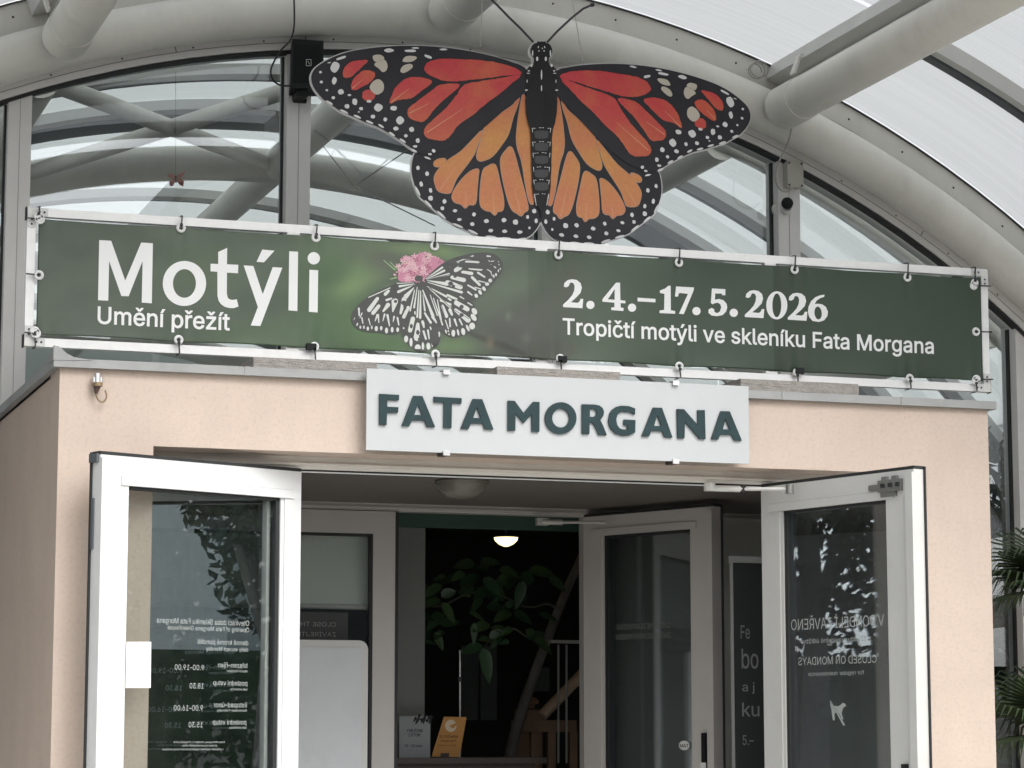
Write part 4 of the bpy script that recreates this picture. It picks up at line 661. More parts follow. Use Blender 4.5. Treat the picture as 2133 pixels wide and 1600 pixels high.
# dome ceiling lamp in the vestibule (off)
LG = pm('frosted_lamp_glass', (.15, .14, .12), .25)
p = P(962, 1005, .72)
t = thing('ceiling_lamp', 'unlit frosted dome lamp on the porch ceiling', 'lamp', (p.x, .72, 2.50))
b = MB(); b.lathe([(.115, 0), (.113, -.015), (.10, -.04), (.07, -.062), (.03, -.074), (0, -.077)], (p.x, .72, 2.49), (0, 0, 1), LG, 28); obj('lamp_shade', b, t)
b = MB(); b.lathe([(0, .012), (.12, .012), (.122, 0), (.114, 0)], (p.x, .72, 2.487), (0, 0, 1), LG, 28); obj('base', b, t)
# lit lamp deep inside
p = P(1054, 1120, 3.5)
t = thing('hall_lamp', 'small glowing dome lamp on the dark lobby ceiling', 'lamp', (p.x, 3.5, 2.65))
b = MB(); b.lathe([(.068, 0), (.062, -.018), (.04, -.038), (.018, -.048), (0, -.052)], (p.x, 3.5, p.z), (0, 0, 1), pm('glowing_shade', (.8,.7,.45), .4, emit=(1, .82, .38), es=1.5), 24); obj('lamp_shade', b, t)
b = MB(); b.lathe([(0, .01), (.072, .01), (.072, 0), (.066, 0)], (p.x, 3.5, p.z), (0, 0, 1), DARKBAR, 24); b.tube([(p.x, 3.5, p.z+.01), (p.x, 3.5, 2.655)], .01, DARKBAR, 8); obj('base', b, t)

# ============================================================ FATA MORGANA SIGN
SY = -.075
sg = thing('name_sign', 'frosted white sign with dark green letters above the doorway', 'sign', (3.69, SY, 2.70))
FR = pm('frosted_panel', (.46, .478, .485), .25, .02, 3, dirt=.05, dscale=4)
q = [P(762,767,SY), P(1558,805,SY), P(1562,966,SY), P(765,938,SY)]
xa, xb = (q[0].x+q[3].x)/2, (q[1].x+q[2].x)/2; za, zb_ = (q[2].z+q[3].z)/2, (q[0].z+q[1].z)/2
b = MB(); b.box((xa, SY, za), (xb, SY+.012, zb_), FR); obj('panel', b, sg)
PET = pm('petrol_green_letter', (.013, .034, .038), .5, .2, 14, spec=.3)
def zl(pts, sc, ox, oy, Y): return [P(x/sc+ox, y/sc+oy, Y) for x, y in pts]
L1 = (5.3325, 760, 800); L2 = (5.079, 1160, 810)
GL = [('F', L1, [[(163,108),(382,120),(380,180),(250,172),(250,252),(374,258),(370,318),(248,315),(242,455),(163,450)]]),
 ('A', L1, [[(540,130),(640,133),(782,478),(692,474),(662,405),(525,400),(497,465),(412,460)],[(590,225),(640,345),(550,342)]]),
 ('T', L1, [[(768,140),(1076,157),(1074,217),(968,210),(964,488),(876,484),(880,205),(768,200)]]),
 ('A', L1, [[(1200,165),(1305,168),(1430,505),(1335,502),(1310,438),(1180,435),(1155,498),(1065,494)],[(1246,255),(1290,380),(1204,375)]]),
 ('M', L1, [[(1592,183),(1665,186),(1765,322),(1870,197),(1942,200),(1940,530),(1856,526),(1856,335),(1765,435),(1675,325),(1672,518),(1590,514)]]),
 ('O', (1, 0, 0), [ell(1168.3, 870.8, 32.8, 33, 30), ell(1168.3, 870.8, 18, 19.7, 24)]),
 ('R', L2, [[(268,162),(400,166),(450,176),(485,203),(500,240),(493,285),(460,330),(490,390),(530,490),(445,486),(400,385),(375,355),(348,350),(345,478),(268,474)],[(350,210),(395,212),(418,228),(424,250),(415,280),(390,297),(350,295)]]),
 ('G', L2, [[(830,208),(828,272),(770,245),(700,240),(665,250),(640,277),(628,325),(640,385),(665,417),(700,430),(745,430),(750,385),(710,382),(710,325),(832,330),(830,460),(770,490),(700,495),(620,470),(580,430),(555,385),(547,330),(560,260),(585,222),(630,190),(680,178),(760,182)]]),
 ('A', L2, [[(1020,198),(1113,200),(1225,515),(1142,510),(1115,447),(1002,443),(977,502),(900,498)],[(1065,275),(1110,395),(1028,392)]]),
 ('N', L2, [[(1272,213),(1345,215),(1495,385),(1490,225),(1566,225),(1575,532),(1510,528),(1355,345),(1352,522),(1280,520)]]),
 ('A', L2, [[(1735,235),(1830,238),(1958,548),(1880,545),(1850,485),(1730,482),(1710,535),(1635,530)],[(1785,320),(1835,430),(1757,428)]])]
for ch, (sc, ox, oy), loops in GL:
    b = MB(); b.poly([zl(l, sc, ox, oy, SY-.011) for l in loops], PET, .009); obj('letter', b, sg)
CH = pm('chrome_clip', (.7,.7,.7), .2, metal=.9)
for u, v, dn in ((930, 776, 1), (1408, 798, 1), (930, 943, -1), (1408, 961, -1)):
    p = P(u, v, SY-.01); zz = zb_ if dn > 0 else za
    b = MB(); b.box((p.x-.014, SY-.014, zz-.012), (p.x+.014, SY-.001, zz+.008), CH); b.box((p.x-.014, SY+.013, zz-.01), (p.x+.014, -.001, zz+.008), SCREW); obj('clip', b, sg)

# ============================================================ SLABS ON THE ROOF
SLG = 'concrete slabs weighing down the banner frame'
for i, (ua, ub, v, lab, mt) in enumerate(((527, 784, 745, 'rough concrete slab left of the sign, under the printed butterfly and big lettering', CONC),
                             (1034, 1290, 765, 'concrete slab directly above the name sign, between two others', CONC2),
                             (1541, 1786, 790, 'concrete slab right of the name sign, under the date lettering', CONC))):
    xa = P(ua, v, -.01).x; xb = P(ub, v, -.01).x; z1 = P((ua+ub)/2, v+5, -.01).z; z0 = zt1+.002
    bm = bmesh.new(); bmesh.ops.create_cube(bm, size=1)
    for vv in bm.verts: vv.co = Vector(((xa+xb)/2+vv.co.x*(xb-xa), .15+vv.co.y*.34, (z0+z1)/2+vv.co.z*(z1-z0)))
    bmesh.ops.subdivide_edges(bm, edges=[e for e in bm.edges], cuts=10, use_grid_fill=True)
    for vv in bm.verts: vv.co += Vector((random.uniform(-1, 1), random.uniform(-1, 1), random.uniform(-1, .6)))*.0009
    me = bpy.data.meshes.new('paving_slab'); w = Vector(((xa+xb)/2, .15, z0)); bm.transform(Matrix.Translation(-w)); bm.to_mesh(me); bm.free(); me.materials.append(mt)
    o = bpy.data.objects.new('paving_slab', me); COL.objects.link(o); o.location = w; tag(o, lab, 'slab', SLG)

# ============================================================ BANNER FRAME AND BANNER
FY = .40
bf = thing('banner_stand', 'bright aluminium square tube stand on the porch roof holding the green banner', 'banner stand', (3.7, FY, 2.88))
def Fp(u, v): return P(u, v, FY)
tw = .036
TL, TR_, BL, BR = Fp(62, 430), Fp(2056, 563), Fp(46, 720), Fp(2064, 817)
x0, x1 = (TL.x+BL.x)/2, (TR_.x+BR.x)/2; z1 = (TL.z+TR_.z)/2; z0 = (BL.z+BR.z)/2
for a, c in (((x0+tw, FY, z1-tw), (x1-tw, FY+tw, z1)), ((x0+tw, FY, z0), (x1-tw, FY+tw, z0+tw)), ((x0, FY+.001, z0+tw), (x0+tw, FY+tw, z1-tw)), ((x1-tw, FY+.001, z0+tw), (x1, FY+tw, z1-tw))):
    b = MB(); b.box(a, c, BRIGHT); obj('tube', b, bf)
for x in [Fp(610, 600).x, Fp(1128, 640).x, Fp(1606, 670).x]:
    b = MB(); b.box((x-tw/2, FY+.002, z0+tw), (x+tw/2, FY+tw, z1-tw), BRIGHT); b.box((x-.028, FY-.002, z1-tw-.012), (x+.028, FY+tw+.002, z1-tw), BRIGHT); b.box((x-.028, FY-.002, z0+tw), (x+.028, FY+tw+.002, z0+tw+.012), BRIGHT); obj('upright', b, bf)
for x, z, sx, sz in ((x0, z1, 1, -1), (x1, z1, -1, -1), (x0, z0, 1, 1), (x1, z0, -1, 1)):
    b = MB(); b.box((x, FY-.004, z), (x+sx*tw, FY+tw+.003, z+sz*tw), WHITEP); b.box((x+sx*tw, FY-.004, z), (x+sx*.085, FY+.0-.0005, z+sz*tw), ALU); b.box((x, FY-.004, z+sz*tw), (x+sx*tw, FY-.0005, z+sz*.085), ALU)
    for q in ((.05, .018), (.07, .018), (.018, .05), (.018, .07)):
        b.lathe([(0, -.003), (.004, -.002), (.005, 0)], (x+sx*q[0], FY-.004, z+sz*q[1]), (0, 1, 0), SCREW, 8)
    b.box((x-sx*.006, FY+.004, z-sz*.004), (x-sx*.001, FY+tw, z+sz*.05), GASKET); obj('corner_bracket', b, bf)
for u in (645, 1167, 1660):
    x = Fp(u, 745).x; b = MB(); b.box((x-.02, FY-.03, z0+tw+.002), (x+.022, FY-.003, z0+tw+.030), BLACKP); obj('clamp', b, bf)
# rear second rail visible behind the canvas edge


BY = FY-.012
bn = thing('banner', 'green printed banner with white lettering and a black and white butterfly, laced to its frame', 'banner', (3.7, BY, z0+.05))
top_e = [(80,452),(377,475),(658,495),(905,513),(1163,531),(1414,547),(1655,562),(1890,578),(2030,590)]
bot_e = [(72,690),(372,708),(655,722),(907,738),(1167,747),(1415,763),(1660,776),(1895,788),(2032,793)]
sid = [(80, 572, 0), (2033, 691, 1)]
bx0, bx1 = x0+tw+.010, x1-tw-.012
bz1, bz0 = z1-tw-.011, z0+tw+.010
ex_t = [P(u, v, BY).x for u, v in top_e]
def sag(x, zf):   # canvas edge bows in between its ties
    for i in range(len(ex_t)-1):
        if ex_t[i] <= x <= ex_t[i+1]:
            t = (x-ex_t[i])/(ex_t[i+1]-ex_t[i]); return math.sin(math.pi*t)*.005
    return 0
import mathutils.noise as mn
def srgb(c): return tuple(((x/255+.055)/1.055)**2.4 if x > 10 else x/3294 for x in c)
def print_col(u, v):
    """colour of the printed photograph, with seam shading painted in, at picture position u,v (source pixels of the banner artwork)"""
    base = [92, 104, 90]
    if u > 1100:
        base = [66, 84, 66]
        w = max(0, 1-(abs(u-1230)/190)); base = [b+w*k for b, k in zip(base, (22, 20, 18))]
    def blob(cu, cv, su, sv, col, amt, ang=0):
        ca, sa = math.cos(math.radians(ang)), math.sin(math.radians(ang)); du, dv = u-cu, v-cv
        x = (du*ca+dv*sa)/su; y = (-du*sa+dv*ca)/sv; w = amt*math.exp(-(x*x+y*y))
        for i in range(3): base[i] += (col[i]-base[i])*w
    blob(420, 560, 130, 70, (104,128,92), .45); blob(560, 700, 160, 40, (92,124,80), .5); blob(700, 560, 90, 120, (98,130,86), .7)
    blob(690, 640, 70, 90, (84,116,76), .6)
    blob(745, 570, 26, 75, (128,160,106), .6, 30); blob(760, 585, 60, 20, (136,162,112), .6, -25); blob(725, 600, 34, 16, (140,164,112), .4, -10)
    blob(790, 540, 60, 26, (104,104,94), .6, 20); blob(850, 520, 60, 14, (140,168,112), .6, 8); blob(920, 525, 60, 18, (144,176,118), .7, 10)
    blob(1010, 530, 50, 20, (112,140,98), .5); blob(1080, 590, 60, 40, (118,136,108), .6, -30); blob(1020, 640, 70, 40, (104,126,96), .5)
    blob(770, 690, 60, 45, (104,140,88), .7); blob(820, 720, 60, 18, (96,136,80), .6); blob(940, 720, 60, 20, (124,158,100), .7)
    blob(1080, 690, 80, 55, (86,86,82), .85, 10); blob(1130, 640, 40, 50, (96,100,90), .6); blob(1060, 725, 45, 6, (62,60,56), .8, 22); blob(990, 700, 50, 5, (70,72,62), .8, 25)
    blob(1058, 660, 6, 10, (132,150,124), .5); blob(1020, 715, 8, 12, (150,130,104), .6); blob(1095, 705, 10, 10, (120,128,112), .5)
    blob(1185, 600, 40, 60, (98,96,90), .5); blob(1160, 730, 40, 20, (80,76,72), .6)
    blob(812, 603, 11, 7, (150,186,120), .8); blob(1800, 600, 200, 120, (70,90,70), .5)
    if u > 1612: 
        w = math.exp(-(u-1612)/60); base = [b-6-w*12 for b in base]  # shading beside the panel seam, put into the canvas colour
    n = mn.noise(Vector((u*.012, v*.02, 1)))*7+mn.noise(Vector((u*.05, v*.05, 3)))*2
    if u > 1135: n *= .35
    return srgb([max(0, b+n) for b in base])
seamx = Fp(1135, 640).x
def relief(x, z):
    f = (z-bz0)/(bz1-bz0); e = max(0, min(f, 1-f)); pk = min(abs(x-q) for q in ex_t)
    y = .004*math.sin(x*9+1)*math.exp(-e*14)+mn.noise(Vector((x*1.3, z*2, 0)))*.004+.004*math.sin(x*2.3+z*5)
    return y+.006*math.exp(-pk/.05)*math.exp(-e*9)*math.cos(pk*90)+.003*math.exp(-((x-seamx)/.02)**2)
NU, NV = 520, 64
vs, cols = [], []
for j in range(NV+1):
    for i in range(NU+1):
        fx, fz = i/NU, j/NV; x = bx0+(bx1-bx0)*fx; sg_ = sag(x, fz)
        za_, zc_ = bz0+sg_, bz1-sg_; z = za_+(zc_-za_)*fz
        y = BY+relief(x, z)
        vs.append(Vector((x, y, z)))
        d = Vector((x, BY, z))-EYE; zz = d.dot(FW); cols.append(print_col(CX+FPX*d.dot(RT)/zz, CY-FPX*d.dot(UP)/zz))
fs = [(j*(NU+1)+i, j*(NU+1)+i+1, (j+1)*(NU+1)+i+1, (j+1)*(NU+1)+i) for j in range(NV) for i in range(NU)]
mpr = bpy.data.materials.new('printed_canvas'); mpr.use_nodes = True; t = mpr.node_tree; bs = t.nodes['Principled BSDF']; bs.inputs['Roughness'].default_value = .5
vc = t.nodes.new('ShaderNodeVertexColor'); vc.layer_name = 'print'
sc = t.nodes.new('ShaderNodeVectorMath'); sc.operation = 'SCALE'; sc.inputs['Scale'].default_value = .74
t.links.new(vc.outputs[0], sc.inputs[0]); t.links.new(sc.outputs[0], bs.inputs['Base Color'])
b = MB(); b.add(vs, fs, mpr, True); cv = obj('canvas', b, bn)
ca = cv.data.color_attributes.new('print', 'FLOAT_COLOR', 'POINT')
for i, c in enumerate(cols): ca.data[i].color = (*c, 1)
m_ = cv.modifiers.new('thick', 'SOLIDIFY'); m_.thickness = .0015; m_.offset = 1
# lettering
LB = BY-.0028
b = MB(); Z2 = (4.102, 180, 480)
for loops in ([[(110,82),(212,88),(333,428),(468,104),(568,110),(560,622),(474,616),(480,262),(362,562),(300,560),(195,262),(188,600),(100,596)]],
              [ell(838,453,185,192,40), ell(838,453,98,122,32)],
              [[(1125,185),(1202,150),(1200,290),(1297,295),(1295,367),(1200,362),(1200,540),(1208,575),(1222,588),(1245,594),(1285,588),(1300,650),(1260,664),(1225,664),(1185,654),(1150,630),(1130,600),(1120,560),(1118,355),(1060,350),(1060,285),(1125,288)]],
              [[(1342,300),(1425,305),(1506,545),(1590,315),(1672,320),(1487,817),(1405,812),(1465,655)]], [[(1500,165),(1605,175),(1515,275),(1452,270)]],
              [[(1730,180),(1806,184),(1802,690),(1726,684)]], [[(1903,338),(1978,342),(1975,702),(1900,696)]], [ell(1940,240,53,53,24)]):
    b = MB(); b.poly([zl(l, *Z2, LB) for l in loops], LETTERW); obj('letter', b, bn)
a, c = P(203, 683, LB), P(479, 687, LB); a.z = c.z = (P(203, 673, LB).z+P(479, 688, LB).z)/2
bt = MB(); text(bt, 'Umění přežít', a, c, .071, LETTERW, 2.6); obj('lettering', bt, bn)
a, c = P(1172, 700, LB), P(1945, 742, LB); a.z = c.z = P(1560, 716.5, LB).z
bt = MB(); text(bt, 'Tropičtí motýli ve skleníku Fata Morgana', a, c, .071, LETTERW, 2.6); obj('lettering', bt, bn)
Z1 = (3.555, 1150, 560)
two = [(88,132),(92,105),(118,82),(150,76),(185,82),(213,105),(222,140),(212,178),(180,212),(140,247),(190,252),(205,240),(212,222),(232,222),(226,292),(82,283),(82,265),(120,230),(150,195),(165,160),(168,125),(158,105),(140,100),(132,108),(125,127),(108,137)]
def sh(pts, dx, y0, y1, k): return [(82+(x-82)*k+dx, y1+(y-y0)*k+(x-82)*k*0) for x, y in pts]
five = [(1185,145),(1285,150),(1285,195),(1262,195),(1258,183),(1210,182),(1208,228),(1240,222),(1272,232),(1295,258),(1300,285),(1292,315),(1265,342),(1225,350),(1185,345),(1160,325),(1162,300),(1185,288),(1203,298),(1205,318),(1225,328),(1245,315),(1255,285),(1248,262),(1230,250),(1208,254),(1192,262),(1178,252)]
six = [(2018,192),(2014,208),(1985,218),(1960,235),(1945,262),(1965,258),(2000,262),(2028,282),(2044,318),(2040,350),(2015,382),(1975,393),(1930,385),(1905,355),(1896,318),(1900,280),(1918,240),(1950,210),(1985,196)]
for loops in ([two], [sh(two, 1348, 283, 356, .96)], [sh(two, 1666, 283, 376, .96)],
              [[(475,102),(505,102),(508,232),(545,235),(545,255),(510,253),(510,285),(532,290),(530,312),(440,305),(440,286),(463,283),(463,250),(374,243),(376,222)], [(465,150),(465,228),(415,225)]],
              [[(862,125),(880,125),(882,305),(914,312),(914,332),(798,327),(798,308),(832,303),(834,185),(800,178),(800,160),(840,145)]],
              [[(920,130),(1053,137),(1050,160),(978,335),(942,332),(1008,185),(950,178),(940,182),(935,205),(912,205)]],
              [five], [ell(1666,270,78,104,32), ell(1666,270,33,88,26)], [six, ell(1971,327,27,48,18,-6)],
              [ell(285,267,31,31)], [ell(594,287,31,31)], [ell(1072,312,31,31)], [ell(1348,325,31,31)], [[(635,213),(768,222),(768,248),(635,240)]]):
    b = MB(); b.poly([zl(l, *Z1, LB) for l in loops], LETTERW); obj('letter', b, bn)
# printed flower and butterfly
Z5 = (6.094, 720, 500)
def lay(b, pts, m, k): b.poly([zl(pts, *Z5, BY-.0022-.00035*k)], m)
PK = [pm('print_pink_%s' % n, c, .5) for n, c in (('pale', (.70,.42,.48)), ('mid', (.58,.24,.34)), ('deep', (.38,.13,.20)), ('light', (.76,.52,.52)))]
b = MB(); lay(b, smooth_loop([(660,470),(700,350),(790,250),(900,190),(1000,180),(1110,200),(1230,260),(1250,300),(1100,420),(1000,520),(900,540),(700,530)]), PK[1], 0)
rs = random.Random(3)
for i in range(120):
    for _ in range(50):
        x, y = rs.uniform(640, 1250), rs.uniform(170, 530)
        if ((x-940)/300)**2+((y-380)/205)**2 < 1 and y < 520 and not (x > 1040 and y > 420-(x-1040)*.75): break
    sz = rs.uniform(20, 34); m_ = PK[rs.choice([0, 0, 1, 2, 3, 0])]; a0 = rs.uniform(0, 90)
    for k in range(4):
        a = math.radians(a0+90*k); lay(b, petal(x, y, 5, x+math.cos(a)*sz, y+math.sin(a)*sz*.9, 15), m_, .5+i*.008)
for x, y in ((610,440),(720,350),(790,240),(860,200),(1000,160),(1130,215)): lay(b, [(x-12, y), (x+4, y-16), (x+34, y+8), (x+10, y+22)], PK[0], 1.5)
for x0_, y0_, x1_, y1_ in ((480,260,620,380),(560,280,650,370),(560,500,640,480)): lay(b, petal(x0_, y0_, 8, x1_, y1_, 16), pm('print_leaf', (.28,.42,.22), .5), 0)
obj('printed_flower', b, bn)
BK = pm('print_charcoal', (.065,.068,.064), .5); CR = pm('print_greyish_white', (.68,.70,.66), .5)
b = MB()
for o_ in ([(890,545),(800,540),(680,545),(560,580),(420,640),(280,720),(160,820),(90,910),(65,990),(80,1060),(130,1120),(220,1160),(320,1175),(420,1180),(520,1200),(620,1200),(690,1170),(740,1100),(800,1000),(870,800)],
           [(890,560),(820,800),(760,1000),(700,1150),(740,1260),(800,1340),(870,1400),(960,1425),(1060,1405),(1150,1350),(1195,1280),(1195,1180),(1170,1110),(1080,850),(980,600)],
           [(1000,500),(1100,400),(1240,290),(1400,220),(1600,170),(1780,155),(1900,180),(1970,240),(1998,320),(1980,420),(1900,520),(1820,610),(1740,690),(1660,750),(1590,780),(1400,740),(1200,640),(1020,540)],
           [(940,540),(1010,540),(1300,680),(1590,780),(1640,860),(1680,950),(1670,1050),(1620,1130),(1520,1200),(1380,1245),(1280,1215),(1200,1150),(1120,1080),(1060,900)]):
    lay(b, smooth_loop(o_), BK, 2.2+.05*len(b.f) % .3)
lay(b, ell(925, 490, 55, 40), BK, 2.6)
CELLS = [(860,545,5,650,553,10),(870,560,6,680,590,24),(880,568,5,665,660,30),(560,610,10,290,730,10),(540,650,30,500,690,36),(575,745,20,515,765,24),(400,745,36,295,890,46),(418,840,36,345,930,40),(535,825,46,475,905,20),(620,780,70,595,910,14),
 (860,610,10,760,720,50),(740,750,50,695,930,26),(790,860,36,735,980,36),(870,640,10,815,900,16),(400,955,24,372,1030,8),(410,950,20,420,1050,10),(492,945,20,470,1030,8),(528,955,24,555,1090,12),(612,975,20,600,1040,8),(655,990,20,672,1080,14),
 (205,990,16,218,1060,10),(290,1000,12,312,1080,8),(165,870,20,170,960,14),(205,930,14,180,990,8),(114,990,8,102,1015,5),(150,1060,14,142,1085,12),
 (905,600,8,865,860,20),(925,640,10,905,980,20),(948,650,10,942,990,26),(975,700,12,1002,900,18),(875,915,18,878,945,12),(850,1000,46,815,1150,46),(912,1070,34,905,1240,76),(975,1040,34,990,1110,16),(1000,930,20,1075,1050,26),(985,1160,22,1015,1260,20),(1040,1150,22,1055,1255,12),(1070,1110,16,1110,1210,14),(1122,1120,14,1152,1190,14),
 (1010,495,4,1225,350,22),(1020,500,4,1250,390,24),(1030,503,4,1310,435,26),(1290,325,10,1620,200,14),(1320,335,22,1430,300,30),(1395,385,44,1450,350,50),(1520,235,16,1680,232,30),(1530,275,24,1725,295,44),(1580,350,44,1715,358,54),(1480,405,30,1600,425,36),(1030,515,6,1280,560,40),(1350,475,40,1500,510,46),(1290,540,50,1455,600,50),(1040,540,6,1470,665,28),
 (1680,415,22,1765,470,18),(1605,475,30,1700,570,26),(1690,520,14,1775,540,8),(1550,575,16,1650,630,22),(1550,660,20,1600,700,14),(1640,600,10,1720,625,10),(1800,203,18,1840,206,14),(1800,240,8,1830,270,10),(1850,270,10,1885,265,8),(1845,310,10,1905,350,14),(1780,360,8,1850,405,10),(1840,400,8,1862,455,8),
 (1030,590,6,1275,720,24),(1060,620,6,1325,855,26),(1290,700,22,1400,755,30),(1300,745,20,1330,765,20),(1200,770,20,1330,820,20),(1400,800,50,1540,880,50),(1390,890,34,1550,1020,56),(1225,840,30,1275,970,40),(1320,890,36,1345,950,24),(1110,740,10,1225,1080,16),(1070,700,8,1160,960,12),(1160,760,10,1205,1010,18),(1262,1020,12,1300,1130,12),(1315,1000,16,1322,1100,18),(1378,1010,22,1405,1090,16),(1440,1010,18,1475,1080,14),(1550,800,14,1600,830,12),(1450,720,14,1500,750,8),
 (975,640,12,1105,970,34),(1100,980,30,1150,1050,18)]
for i, c in enumerate(CELLS): lay(b, petal(*c), CR, 3.2+.002*i)
for c in ((186,1108,12,20),(231,1108,10,22),(281,1125,16,26),(331,1110,9,24),(388,1125,20,34),(450,1120,16,28),(517,1150,20,38),(588,1140,18,36),(658,1140,18,30),(733,1120,10,14),(765,1258,26,44),(827,1300,20,56),(912,1368,38,42),(976,1350,16,52),(1045,1350,26,46),(1098,1315,13,44),(1140,1280,22,42),(1182,1200,12,36),
          (1655,710,22,28,-30),(1705,665,20,34,-30),(1755,620,20,32,-30),(1795,560,28,22),(1835,515,24,26),(1880,460,11,22),(1910,440,12,22),(1940,390,8,20),(1965,365,8,14),(1950,310,7,9),(1943,274,6,7),
          (1630,908,32,46,-30),(1620,985,30,52,-35),(1600,1095,38,44),(1545,1120,16,46,-25),(1487,1165,26,46,-10),(1422,1175,13,42,-12),(1362,1185,24,44),(1303,1180,11,34,-14),(1268,1165,9,28,-14)):
    lay(b, ell(c[0], c[1], c[2], c[3], 12, c[4] if len(c) > 4 else 0), CR, 3.6)
for c in ((630,782,22,20,0),(735,800,34,30,0),(748,850,20,40,-10),(830,1095,20,28,0),(912,1175,22,32,0),(1388,462,22,20,0),(1330,555,32,28,0),(1365,590,22,24,0),(1468,850,28,26,0),(1467,955,28,26,0),(610,610,36,36,0),(610,660,36,60,20),(455,730,32,40,20),(1280,350,38,34,0),(1340,390,34,44,-20),(1480,300,30,34,0),(1500,330,30,24,0)):
    lay(b, ell(*c[:4], 12, c[4]), BK, 3.9)
for c in ((890,555,8,640,735,6),(640,735,6,560,770,5),(690,700,5,660,850,5),(1000,515,8,1440,410,7),(1440,410,5,1520,370,5),(1300,470,5,1470,590,5),(990,600,8,1170,1060,16),(1020,560,6,1340,870,6),(1340,870,6,1560,1000,6),(1350,750,5,1560,790,5),(890,1045,6,860,1200,6),(975,700,5,975,1000,5),(975,1000,5,1090,1250,6),(1360,780,5,1340,860,5),(1210,820,5,1260,1000,5)):
    lay(b, petal(*c), BK, 4.2)
obj('printed_butterfly', b, bn)
for o in bn.children:
    if o.name.split('.')[0] in ('lettering', 'letter', 'printed_flower', 'printed_butterfly'):
        w = world_origin(bn)
        for v in o.data.vertices: v.co.y += relief(v.co.x+w.x, v.co.z+w.z)
# eyelets and ties
EY = pm('white_eyelet', (.80,.81,.80), .35)
def tie(u, v, d):
    p = P(u, v, BY-.006)
    b = MB(); n = 18; vs = []
    for r_, yy in ((.021, 0), (.018, -.006), (.011, -.006), (.008, 0)):
        vs += [(p.x+math.cos(2*math.pi*k/n)*r_, BY-.0065+yy, p.z+math.sin(2*math.pi*k/n)*r_) for k in range(n)]
    b.add(vs, [(i*n+k, i*n+(k+1) % n, (i+1)*n+(k+1) % n, (i+1)*n+k) for i in range(3) for k in range(n)], EY, True); e_ = obj('eyelet', b, bn)
    b = MB(); y = BY-.012
    if d in 'tb':
        ze = z1+.003 if d == 't' else z0-.003
        b.obox(Vector((p.x-.003, y, p.z)), Vector((.006, 0, 0)), Vector((0, .003, 0)), Vector((.004, 0, ze-p.z)), WIRE); b.box((p.x, FY-.01, ze), (p.x+.007, FY+tw+.005, ze+(.003 if d == 't' else -.003)), WIRE)
        b.box((p.x-.006, y-.006, p.z+(.008 if d == 't' else -.018)), (p.x+.006, y+.004, p.z+(.018 if d == 't' else -.008)), WIRE)
    else:
        xe = x0-.003 if d == 'l' else x1+.003
        b.obox(Vector((p.x, y, p.z-.003)), Vector((0, 0, .006)), Vector((0, .003, 0)), Vector((xe-p.x, 0, .002)), WIRE)
    obj('cable_tie', b, e_)
for u, v in top_e: tie(u, v, 't')
for u, v in bot_e: tie(u, v, 'b')
for u, v in ((80,572),(82,456),(74,694)): tie(u+1, v+1, 'l')
for u, v in ((2033,691),(2028,595),(2034,790)): tie(u, v, 'r')

# ============================================================ GIANT MONARCH CUT-OUT
MY = .50
mo = thing('giant_butterfly', 'giant orange and black butterfly cut-out hanging above the banner', 'butterfly', (P(1127,300,MY).x, MY, P(1127,500,MY).z))
def printmat(name, stops, alt):
    m = bpy.data.materials.new(name); m.use_nodes = True; t = m.node_tree; bs = t.nodes['Principled BSDF']; bs.inputs['Roughness'].default_value = .42
    tc = t.nodes.new('ShaderNodeTexCoord'); sp = t.nodes.new('ShaderNodeSeparateXYZ'); t.links.new(tc.outputs['Object'], sp.inputs[0])
    n = t.nodes.new('ShaderNodeTexNoise'); n.inputs['Scale'].default_value = 7; n.inputs['Detail'].default_value = 5; t.links.new(tc.outputs['Object'], n.inputs['Vector'])
    ad = t.nodes.new('ShaderNodeMath'); ad.operation = 'MULTIPLY_ADD'; ad.inputs[1].default_value = .22; t.links.new(n.outputs['Fac'], ad.inputs[0]); t.links.new(sp.outputs['Z'], ad.inputs[2])
    r = t.nodes.new('ShaderNodeValToRGB'); e = r.color_ramp.elements
    e[0].position = stops[0][0]; e[0].color = (*stops[0][1], 1); e[1].position = stops[-1][0]; e[1].color = (*stops[-1][1], 1)
    for p_, c in stops[1:-1]: q = e.new(p_); q.color = (*c, 1)
    t.links.new(ad.outputs[0], r.inputs[0])
    n2 = t.nodes.new('ShaderNodeTexNoise'); n2.inputs['Scale'].default_value = 5.5; n2.inputs['Detail'].default_value = 2; t.links.new(tc.outputs['Object'], n2.inputs['Vector'])
    mr = t.nodes.new('ShaderNodeMapRange'); mr.inputs['From Min'].default_value = .45; mr.inputs['From Max'].default_value = .68; mr.inputs['To Max'].default_value = .6; t.links.new(n2.outputs['Fac'], mr.inputs['Value'])
    mx = t.nodes.new('ShaderNodeMixRGB'); mx.inputs[2].default_value = (*alt, 1); t.links.new(mr.outputs[0], mx.inputs[0]); t.links.new(r.outputs[0], mx.inputs[1])
    n3 = t.nodes.new('ShaderNodeTexNoise'); n3.inputs['Scale'].default_value = 60; n3.inputs['Detail'].default_value = 3; t.links.new(tc.outputs['Object'], n3.inputs['Vector'])
    m3 = t.nodes.new('ShaderNodeMapRange'); m3.inputs['To Min'].default_value = .82; m3.inputs['To Max'].default_value = 1.14; t.links.new(n3.outputs['Fac'], m3.inputs['Value'])
    vm = t.nodes.new('ShaderNodeVectorMath'); vm.operation = 'SCALE'; t.links.new(mx.outputs[0], vm.inputs[0]); t.links.new(m3.outputs[0], vm.inputs['Scale'])
    t.links.new(vm.outputs[0], bs.inputs['Base Color']); return m
ORF = printmat('forewing_orange', [(.40, (.58,.13,.05)), (.60, (.56,.085,.045)), (.76, (.58,.045,.05)), (.95, (.55,.036,.05))], (.60,.15,.05))
